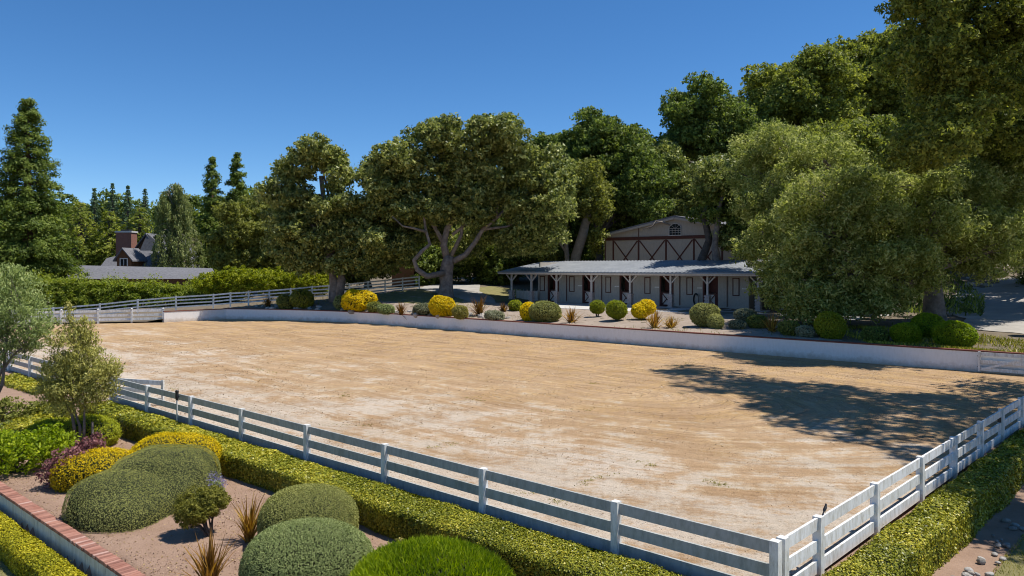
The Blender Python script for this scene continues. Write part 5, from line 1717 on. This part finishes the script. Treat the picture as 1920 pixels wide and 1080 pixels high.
young_tree('young_tree', 'slim multi stemmed tree with a pale yellow green crown at left', b,
           [(rel(140, 655), (42 * k, .6, 42 * k)), (rel(118, 700), (40 * k, .6, 40 * k)), (rel(170, 705), (46 * k, .65, 44 * k)), (rel(148, 735), (56 * k, .7, 34 * k)), (rel(95, 735), (24 * k, .4, 24 * k)), (rel(200, 690), (22 * k, .4, 22 * k)), (rel(150, 620), (18 * k, .25, 26 * k)), (rel(130, 590), (5 * k, .1, 26 * k))],
           M['olive_leaf'], .08, [[(0, 0, -.1), rel(150, 800), rel(140, 770), rel(130, 720)], [(.08, 0, -.1), rel(158, 800), rel(158, 760), rel(165, 700)], [(-.1, .05, -.1), rel(136, 780), rel(125, 760), rel(110, 710)]], 2.1, .05)
MB_st = thing('tree_stake', 'grey wooden stake tied beside the slim young tree', 'stake', Vector((-11.35, 20.2, G)))
MB().tube([(0, 0, -.2), (0, 0, .82)], [.03, .028], 6).build('stake', M['bark'], MB_st)
b = Vector((-17.0, 24.0, -.25))
def rel2(px, py, y=24.0): return at_y(px, py, y) - b
k = 24.0 / F
young_tree('young_tree', 'feathery green tree cut off by the left edge', b,
           [(rel2(20, 560), (60 * k, .9, 50 * k)), (rel2(50, 600), (46 * k, .8, 40 * k)), (rel2(-20, 600), (50 * k, .8, 50 * k)), (rel2(10, 520), (40 * k, .6, 22 * k)), (rel2(70, 625), (24 * k, .5, 26 * k)), (rel2(-10, 650), (40 * k, .6, 40 * k)), (rel2(35, 650), (30 * k, .5, 20 * k))],
           M['green_leaf'], .10, [[(0, 0, -.2), rel2(5, 720), rel2(10, 660), rel2(20, 590)], [(0, 0, 0), rel2(0, 700), rel2(30, 660), rel2(62, 640)], [(0, 0, 0), rel2(-10, 690), rel2(-30, 620)]], 1.35, .07)
loose_bush('dark_shrub', 'dark green shrub in the shade at the foot of the feathery left tree', Vector((-15.4, 22.6, -.3)), [(Vector((0, 0, .4)), (.9, .7, .45)), (Vector((1.0, .6, .35)), (.7, .6, .4)), (Vector((-.9, 0, .5)), (.7, .6, .5))], M['oak_leaf_olive'], 0.0989, 2.0, stems=6, clump_min=.15)
loose_bush('grey_shrub', 'low grey mound at the left edge in front of the dark shrub', Vector((-13.9, 20.4, G)), [(Vector((-.6, .9, .25)), (.5, .5, .28))], M['box_grey'], .06, 2.0, stems=3, clump_min=.1)

# ------------------------------------------------------------------ the bank behind the far wall
def bed_ball(name, label, px, pyb, rx, ry, mat, leaf=.085, n=5000, lobes=None, power=2.2, **kw):
    g = ground_at(px, pyb)
    s = g.y / F
    if lobes is None:
        lobes = [(Vector((0, 0, ry * s * .92)), (rx * s, rx * s * .95, ry * s), power)]
    else:
        lobes = [(Vector((dx * s, dy, dz * s)), (a * s, (a + b_) * .5 * s, b_ * s), power) for dx, dy, dz, a, b_ in lobes]
    return shrub(name, label, g, lobes, mat, leaf, n, power=power, jitter=.03, rough_amp=kw.pop('rough_amp', .03), sub=3, tri=True, aspect=.7, **kw)
bed_ball('clipped_shrub', 'dark green clipped ball left of the stump trunk oak', 566, 577, 22, 17, M['hedge_leaf'], .10, 4500, tint_mu=.25)
bed_ball('flowering_shrub', 'large yellow flowered mound right of the stump trunk oak', 672, 583, 33, 20, M['yellow_flower'], .10, 7000, rough_amp=.06, tint_mu=.62)
bed_ball('flowering_shrub', 'yellow topped clipped mound in front of the great spreading oak', 829, 593, 25, 19, M['yellow_flower'], .10, 5500, rough_amp=.06, tint_mu=.5)
bed_ball('clipped_shrub', 'wide olive mound beside a strip of yellow flowers near the stable', 1022, 603, 30, 19, M['box_leaf'], .08, 6500, tint_mu=.5)
bed_ball('flowering_shrub', 'narrow yellow flowered patch on the left flank of the wide olive mound', 992, 601, 16, 17, M['yellow_flower'], .085, 3000, tint_mu=.7)
bed_ball('lime_shrub', 'small lime shrub below the corner post of the porch', 966, 583, 12, 10, M['lime_leaf'], .08, 1800)
bed_ball('lime_shrub', 'small thin stemmed lime shrub, left of two', 1120, 595, 13, 14, M['lime_leaf'], .075, 2600, lobes=[(0, 0, 19, 13, 11)], stems=6)
bed_ball('lime_shrub', 'bushier lime shrub, right of two on the bare soil', 1156, 602, 18, 17, M['lime_leaf'], .075, 3600, lobes=[(0, 0, 21, 18, 15)], stems=6, rough_amp=.06)
bed_ball('flowering_shrub', 'slanting bright yellow shrub before the middle half doors', 1206, 600, 22, 18, M['yellow_flower'], .085, 4500, lobes=[(-6, 0, 17, 15, 13), (8, .1, 24, 15, 13)], tint_mu=.7, stems=3)
bed_ball('clipped_shrub', 'green clipped ball with a small one against it', 1322, 613, 25, 22, M['box_leaf'], .075, 6000, lobes=[(-3, 0, 22, 24, 20), (10, .05, 27, 17, 15)])
bed_ball('clipped_shrub', 'smallest green ball tucked against the larger clipped ball', 1341, 616, 14, 13, M['box_leaf'], .075, 2600, tint_mu=.65)
bed_ball('silver_shrub', 'silver grey mound at the apron edge', 1397, 602, 20, 11, M['silver_leaf'], .085, 2600, rough_amp=.08)
bed_ball('scrub_plant', 'low dull scrub plant near the wall below the silver mound', 1382, 616, 15, 7, M['silver_leaf'], .07, 1400, rough_amp=.1, tint_mu=.2)
bed_ball('scrub_plant', 'low green scrub plant just right of the dull one', 1420, 615, 18, 11, M['oak_leaf_olive'], 0.0877, 2400, rough_amp=.1)
bed_ball('clipped_shrub', 'yellow lit green bush under the drooping tree', 1556, 634, 25, 24, M['lime_leaf'], .08, 6000, rough_amp=.05)
bed_ball('clipped_shrub', 'low bright green mound, left of the three by the gate', 1698, 643, 24, 18, M['bright_leaf'], .07, 6000)
bed_ball('clipped_shrub', 'tallest bright green ball, behind the other two near the gate', 1740, 632, 28, 22, M['bright_leaf'], .07, 7000)
bed_ball('clipped_shrub', 'widest bright green mound, right of the three by the gate', 1790, 650, 35, 23, M['bright_leaf'], .07, 8500, rough_amp=.05)
bed_ball('scrub_plant', 'blue grey low plant left of the yellow topped mound', 796, 590, 24, 10, M['silver_leaf'], .09, 2200, rough_amp=.1, tint_mu=.1)
bed_ball('scrub_plant', 'small dull green plant left of the large yellow mound', 637, 580, 10, 12, M['box_grey'], .09, 1400, rough_amp=.1)
for px, pyb, hpx, lab, tn in ((503, 577, 26, 'dark spiky flax left of the dark green ball', .2), (752, 590, 28, 'dark spiky flax on the lawn edge', .2), (900, 592, 46, 'big dark bronze flax left of the lime shrub', .3), (944, 585, 22, 'small dark flax beside the porch corner shrub', .15),
                              (1071, 606, 40, 'pale bronze flax right of the wide olive mound', .6), (1227, 616, 44, 'orange bronze flax below the slanting yellow shrub', .7), (1259, 615, 28, 'smallest orange flax standing alone on bare soil', .75), (1448, 622, 40, 'orange flax under the tip of the drooping tree', .7)):
    g = ground_at(px, pyb)
    flax('flax_plant', lab, g, hpx * g.y / F, 70, 1.15, joined=True, width=.075, tint=tn)

# ------------------------------------------------------------------ stones
def rock_mesh(seed):
    v, f = ico(2)
    r = np.random.default_rng(seed)
    k = r.normal(size=(6, 3)); ph = r.uniform(0, 6, 6)
    s = 1 + .16 * sum(np.sin(v @ k[i] * 1.6 + ph[i]) for i in range(6)) / 2
    q = v * s[:, None] * np.array([1, .8, .62])
    m = MB(); m.add(q, f)
    return m.mesh('stone', M['stone'])
rocks = [rock_mesh(i) for i in range(8)]
def stone(p, s, label, group):
    o = link('stone', random.choice(rocks), None, p)
    o.rotation_euler = (random.uniform(-.3, .3), random.uniform(-.3, .3), random.uniform(0, 6.28))
    o.scale = (s, s * random.uniform(.8, 1.2), s * random.uniform(.8, 1.1))
    return tag(o, label, 'stone', group)
for k in range(95):
    u = random.uniform(-1, 16) if k > 40 else random.uniform(-1, 7)
    v = 1.18 + random.uniform(-.12, .3) + (.12 if k % 3 else .0)
    stone(rr(u, v, RIGHT_Z * (1 if u < 13 else .9) + .03), random.uniform(.035, .085), 'pale stone in the loose edging between the right hedge and the shaded grass', 'stones edging the right hedge')
for k in range(26):
    g = ground_at(random.uniform(1748, 1790), random.uniform(580, 592))
    stone(g + Vector((0, 0, .08)), random.uniform(.14, .30), 'pale stone in the heap at the foot of the drooping tree', 'stones heaped by the trunk')
for k in range(70):
    px = random.uniform(480, 960); 
    g = ground_at(px, np.interp(px, [480, 600, 760, 960], [577, 579, 588, 598]) + random.uniform(-5, 3))
    stone(g + Vector((0, 0, .03)), random.uniform(.12, .34), 'flat grey stone on the planted bank above the far white wall', 'stones on the planted bank')

# ------------------------------------------------------------------ small things
# black bird on the fence
bp = rr(1.9, 0, .83)
bp = at_z(1556, 965, .83)
r_ = bp - CORNER; ub = r_.x * UR.x + r_.y * UR.y
bp = rr(ub, 0, .838)
t = thing('bird', 'small black bird perched on the top board of the right fence', 'bird', bp, math.atan2(UR.y, UR.x))
t.scale = (.85, .85, .85)
bo = MB(); bo.tube([(-.055, 0, .035), (-.03, 0, .05), (.0, 0, .075), (.025, 0, .10), (.036, 0, .125), (.044, 0, .142), (.05, 0, .153), (.055, 0, .158)], [.008, .020, .029, .027, .018, .019, .015, .006], 10)
bo.build('body', M['black'], t, True)
MB().tube([(.058, 0, .150), (.078, 0, .147)], [.005, .001], 5).build('beak', M['black'], t)
MB().add([(-.05, -.010, .042), (-.05, .010, .042), (-.115, .014, -.012), (-.115, -.014, -.012), (-.05, -.010, .036), (-.05, .010, .036), (-.115, .014, -.016), (-.115, -.014, -.016)], [(0, 1, 2, 3), (7, 6, 5, 4), (0, 3, 7, 4), (1, 5, 6, 2), (2, 6, 7, 3)]).build('tail', M['black'], t)
for s in (-1, 1):
    MB().tube([(.0, s * .010, .055), (.006, s * .012, .03), (.002, s * .012, 0)], [.005, .0035, .003], 5).build('leg', M['black'], t)
    MB().add([(.028, s * .024, .105), (.0, s * .030, .085), (-.055, s * .018, .035), (-.02, s * .030, .06), (.028, s * .020, .108), (-.05, s * .014, .042)], [(0, 1, 3, 2), (0, 4, 5, 2)]).build('wing', M['black'], t)
# spigot on a white riser by the fence
p = at_z(343, 790, .05)
r_ = p - CORNER; uu = r_.x * U.x + r_.y * U.y
t = thing('water_riser', 'thin pale pipe with a black fitting standing against the near fence', 'pipe', fr(uu, .17, 0))
MB().tube([(0, 0, -.3), (0, 0, .78)], [.022, .022], 8).build('pipe', M['metal_pipe'], t)
MB().tube([(0, 0, .70), (0, 0, .78), (0, 0, .90), (0, 0, .97), (.0, 0, .99)], [.032, .05, .045, .055, .03], 8).build('fitting', M['black'], t)
MB().box(-.02, .07, -.02, .02, .78, .81).build('valve', M['black'], t)
pp = right_posts[6]
t = thing('post_light', 'small black fitting clipped to a far post of the right fence', 'light', pp + UR * -.12 + NR * -.02 + Vector((0, 0, .45)))
MB().box(-.03, .03, -.03, .03, .06, .24).build('casing', M['black'], t)
MB().box(-.02, .02, -.02, .02, .243, .28).build('cap', M['black'], t)

# ------------------------------------------------------------------ ground cover
M['sand_clod'] = leaf_mat('sand_clod', (.24, .155, .09), (.44, .31, .19), (.60, .50, .38), .0, gain=1.0)
def inside_arena(x, y):
    ok = np.zeros(len(x), bool)
    n = len(ARENA_POLY)
    for i in range(n):
        a, b = ARENA_POLY[i], ARENA_POLY[(i + 1) % n]
        ok ^= ((a.y > y) != (b.y > y)) & (x < (b.x - a.x) * (y - a.y) / (b.y - a.y + 1e-12) + a.x)
    return ok
def stubble():
    """short dry stalks and crumbs of sand; denser in drifts that follow the drag lines"""
    n = 260000
    u = -46 * RNG.uniform(0, 1, n) - .2
    v = -(RNG.uniform(0, 1, n) ** 1.5) * 46 - .12
    x = CORNER.x + U.x * u + N.x * v; y = CORNER.y + U.y * u + N.y * v
    clus = np.sin(-v * 2.1 + np.sin(u * .23) * 1.7) + .9 * np.sin(-v * 5.3 + u * .31) + np.sin(x * 1.4 + np.sin(y * .7) * 2) + .7 * np.sin(x * 3.7 - y * 2.9)
    k = (clus + RNG.normal(0, 1.1, n) > .2) & inside_arena(x, y) & (np.abs(x) < .75 * y + 1)
    x, y, v = x[k], y[k], v[k]
    m = len(x)
    h = RNG.uniform(.012, .036, m) * np.clip(y / 16, .8, 1.7)
    up = nrm(np.stack([RNG.normal(0, 1, m), RNG.normal(0, 1, m), np.full(m, .12)], 1))
    P = np.stack([x, y, .006 + h * .08], 1)
    nn = nrm(RNG.normal(0, .45, (m, 3)) + np.array([0, 0, 1.0]))
    st_ = RNG.uniform(0, 1, m) < .35
    for name, lab, kk, mat, asp in (('dry_stubble', 'short dry straw stubble on the arena sand', st_, M['straw'], .22), ('sand_clods', 'loose crumbs of dragged sand on the arena floor', ~st_, M['sand_clod'], .7)):
        o = leaves(name, P[kk], nn[kk], h[kk], RNG.uniform(0, 1, kk.sum()), mat, asp, True, up=up[kk] * 3)
        tag(o, lab, 'grass' if name == 'dry_stubble' else 'sand', kind='stuff')
stubble()
def weeds():
    lines = [((1080, 910), (1150, 888)), ((855, 832), (800, 842)), ((700, 800), (600, 797)), ((1000, 770), (1110, 770)), ((1190, 860), (1230, 878)), ((640, 745), (660, 738)), ((1105, 720), (1120, 722)), ((1260, 680), (1300, 684)), ((900, 930), (1010, 925)), ((1030, 935), (1060, 948)), ((470, 690), (520, 700)), ((300, 720), (330, 735)), ((880, 745), (900, 752)), ((1320, 900), (1360, 915))]
    P, Nn, S = [], [], []
    for a, b in lines:
        for k in range(16):
            s = random.uniform(0, 1)
            q = at_z(a[0] + (b[0] - a[0]) * s + random.gauss(0, 6), a[1] + (b[1] - a[1]) * s + random.gauss(0, 1.6), 0)
            m = random.randint(2, 9)
            P.append(np.array(q) + np.stack([RNG.normal(0, .06, m), RNG.normal(0, .03, m), RNG.uniform(.008, .035, m)], 1)); Nn.append(rand_dirs(m)); S.append(RNG.uniform(.02, .055, m))
    P, Nn, S = np.concatenate(P), np.concatenate(Nn), np.concatenate(S)
    o = leaves('weeds', P, Nn, S, RNG.uniform(0, 1, len(P)), M['weed'], .4, True)
    tag(o, 'thin lines of low weeds on the arena sand', 'weeds', kind='stuff')
weeds()
def grass_patch(name, label, fn, n, h, mat):
    x, y, z = fn(n)
    m = len(x)
    up = nrm(np.stack([RNG.normal(0, .5, m), RNG.normal(0, .5, m), np.full(m, .9)], 1))
    hh = h * RNG.uniform(.6, 1.4, m)
    P = np.stack([x, y, z + hh * .4], 1)
    o = leaves(name, P, nrm(np.cross(up, RNG.normal(size=(m, 3)))), hh, RNG.uniform(0, 1, m), mat, .22, True, up=up * 4)
    tag(o, label, 'grass', kind='stuff')
def right_grass(n):
    ru = RNG.uniform(-2, 16, n); rv = 1.5 + RNG.uniform(0, 1, n) ** 1.2 * 6
    x = CORNER.x + UR.x * ru + NR.x * rv; y = CORNER.y + UR.y * ru + NR.y * rv
    return x, y, near_height(x, y)
M['grass'] = leaf_mat('lawn_blade', (.07, .075, .02), (.14, .135, .045), (.24, .21, .085), .25)
grass_patch('grass', 'thin dry grass beyond the stones on the right', right_grass, 42000, .06, M['grass'])
def low_grass(n):
    u = RNG.uniform(-19, -6, n); v = 5.9 + RNG.uniform(0, 3, n)
    x = CORNER.x + U.x * u + N.x * v; y = CORNER.y + U.y * u + N.y * v
    return x, y, near_height(x, y)
grass_patch('grass', 'pale lawn at the lower left corner below the box hedge', low_grass, 30000, .05, M['grass'])
def soil_litter(n):
    u = RNG.uniform(-20, 0, n); v = RNG.uniform(1.1, 4.9, n)
    x = CORNER.x + U.x * u + N.x * v; y = CORNER.y + U.y * u + N.y * v
    z = near_height(x, y)
    P = np.stack([x, y, z + .01], 1)
    o = leaves('leaf_litter', P, nrm(RNG.normal(0, .4, (n, 3)) + np.array([0, 0, 1])), RNG.uniform(.015, .05, n), RNG.uniform(0, 1, n), M['straw'], .6, False)
    tag(o, 'scattered dry leaves and chips on the garden soil', 'litter', kind='stuff')
soil_litter(5200)
def soil_crumbs(n):
    u = RNG.uniform(-20, 0, n); v = RNG.uniform(1.0, 4.95, n)
    x = CORNER.x + U.x * u + N.x * v; y = CORNER.y + U.y * u + N.y * v
    k = np.sin(x * 2.1 + np.sin(y * 1.7)) + np.sin(y * 2.6) + RNG.normal(0, .8, n) > -.2
    x, y = x[k], y[k]; m = len(x)
    h = RNG.uniform(.010, .045, m) * RNG.uniform(.4, 1, m)
    o = leaves('soil_crumbs', np.stack([x, y, near_height(x, y) + h * .25], 1), nrm(RNG.normal(0, .6, (m, 3)) + np.array([0, 0, .8])), h, RNG.uniform(0, 1, m), M['soil_crumb'], .8, False, fold=.8)
    tag(o, 'small crumbs of soil and bark in the garden bed', 'soil', kind='stuff')
M['soil_crumb'] = leaf_mat('soil_crumb', (.16, .10, .065), (.33, .22, .155), (.46, .34, .26), .0, gain=1.0)
soil_crumbs(26000)

def gate_cover(n):
    x = RNG.uniform(17.5, 33, n); y = wall_y(x) + .4 + RNG.uniform(0, 1, n) ** 1.3 * 9
    k = (np.sin(x * 1.9) + np.sin(y * 2.3) + RNG.normal(0, .8, n)) > -.4
    x, y = x[k], y[k]
    return x, y, hill(x, y)
grass_patch('ground_cover', 'low green ground cover on the shaded bank behind the braced gate', gate_cover, 26000, .16, M['hedge_leaf'])
def bank_litter(n):
    x = RNG.uniform(-24, 20, n); y = wall_y(x) + .4 + RNG.uniform(0, 1, n) ** 1.2 * 9
    k = (np.sin(x * .9) + np.sin(y * 1.1 + x * .5) + RNG.normal(0, .9, n) - (x > -2) * 1.3) > -.2
    x, y = x[k], y[k]
    return x, y, hill(x, y)
grass_patch('dry_litter', 'dry twigs and low growth on the planted bank', bank_litter, 9000, .14, M['weed'])

def undergrowth(n):
    x = RNG.uniform(22, 75, n); y = RNG.uniform(44, 112, n)
    on_drive = np.abs(x - np.interp(y, [36, 46, 60, 75, 92], [33, 36.5, 45.5, 52, 63])) < np.interp(y, [36, 50, 92], [8, 7.5, 7.5])
    k = ~on_drive & (np.sin(x * .8) + np.sin(y * .9) + RNG.normal(0, 1, n) > -.9) & ((x - FO.x) * FN.x + (y - FO.y) * FN.y < 0.0) | (~on_drive & (x > 30.5) & (y < 60))
    x, y = x[k], y[k]
    return x, y, hill(x, y) + RNG.uniform(0, .5, len(x)) * RNG.uniform(0, 1, len(x))
grass_patch('undergrowth', 'dark undergrowth on the wooded slope beside the driveway', undergrowth, 60000, .42, M['oak_leaf_dark'])
for px, py, yy, rx, rz in ((1800, 512, 84, 46, 26), (1860, 508, 88, 50, 28), (1915, 512, 86, 46, 30), (1745, 520, 70, 34, 30), (1690, 540, 58, 40, 30), (1935, 525, 66, 30, 26)):
    c = at_y(px, py, yy); g = up_z(c.x, c.y)
    b = Vector((c.x, c.y, g)); k = yy / F
    hz = max(1.0, c.z + rz * k - g)
    loose_bush('understory_shrub', {1800: 'dark shrub at the head of the driveway just right of the drooping tree', 1860: 'dark shrub in the middle of the thicket at the head of the driveway', 1915: 'dark shrub closing the driveway view at the right edge', 1745: 'shaded shrub against the trunk of the drooping tree', 1690: 'shaded shrub under the drooping tree beside the end pier of the porch', 1935: 'dark shrub beside the driveway cut by the right edge'}[px], b,
               [(Vector((0, 0, hz * .5)), (rx * k, rx * k * .7, hz * .55)), (Vector((rx * k * .5, .4, hz * .7)), (rx * k * .5, rx * k * .5, hz * .35))], M['oak_leaf_dark'], .17, 2.2, stems=5, clump_min=.4, group='dark shrubs along the driveway')

for px, pyb, rx, ry, mat, lab in ((702, 586, 14, 9, 'oak_leaf_olive', 'low olive tuft between the large yellow mound and the dark lawn flax'), (722, 592, 16, 8, 'box_grey', 'spreading grey green tuft below the lawn slope'), (862, 598, 13, 11, 'weed', 'dry brown tuft right of the yellow topped mound'),
                               (925, 600, 18, 8, 'silver_leaf', 'low silvery mat left of the yellow flowered strip'), (533, 579, 14, 12, 'oak_leaf_olive', 'small olive bush left of the dark clipped ball'), (1480, 628, 18, 12, 'oak_leaf_olive', 'dull bush under the left edge of the drooping tree'),
                               (1510, 632, 16, 9, 'silver_leaf', 'pale low mat left of the yellow lit bush'), (1640, 640, 20, 12, 'oak_leaf_dark', 'dark low bush left of the three bright green ones')):
    bed_ball('scrub_plant', lab, px, pyb, rx, ry, M[mat], .085, 2200, rough_amp=.14)
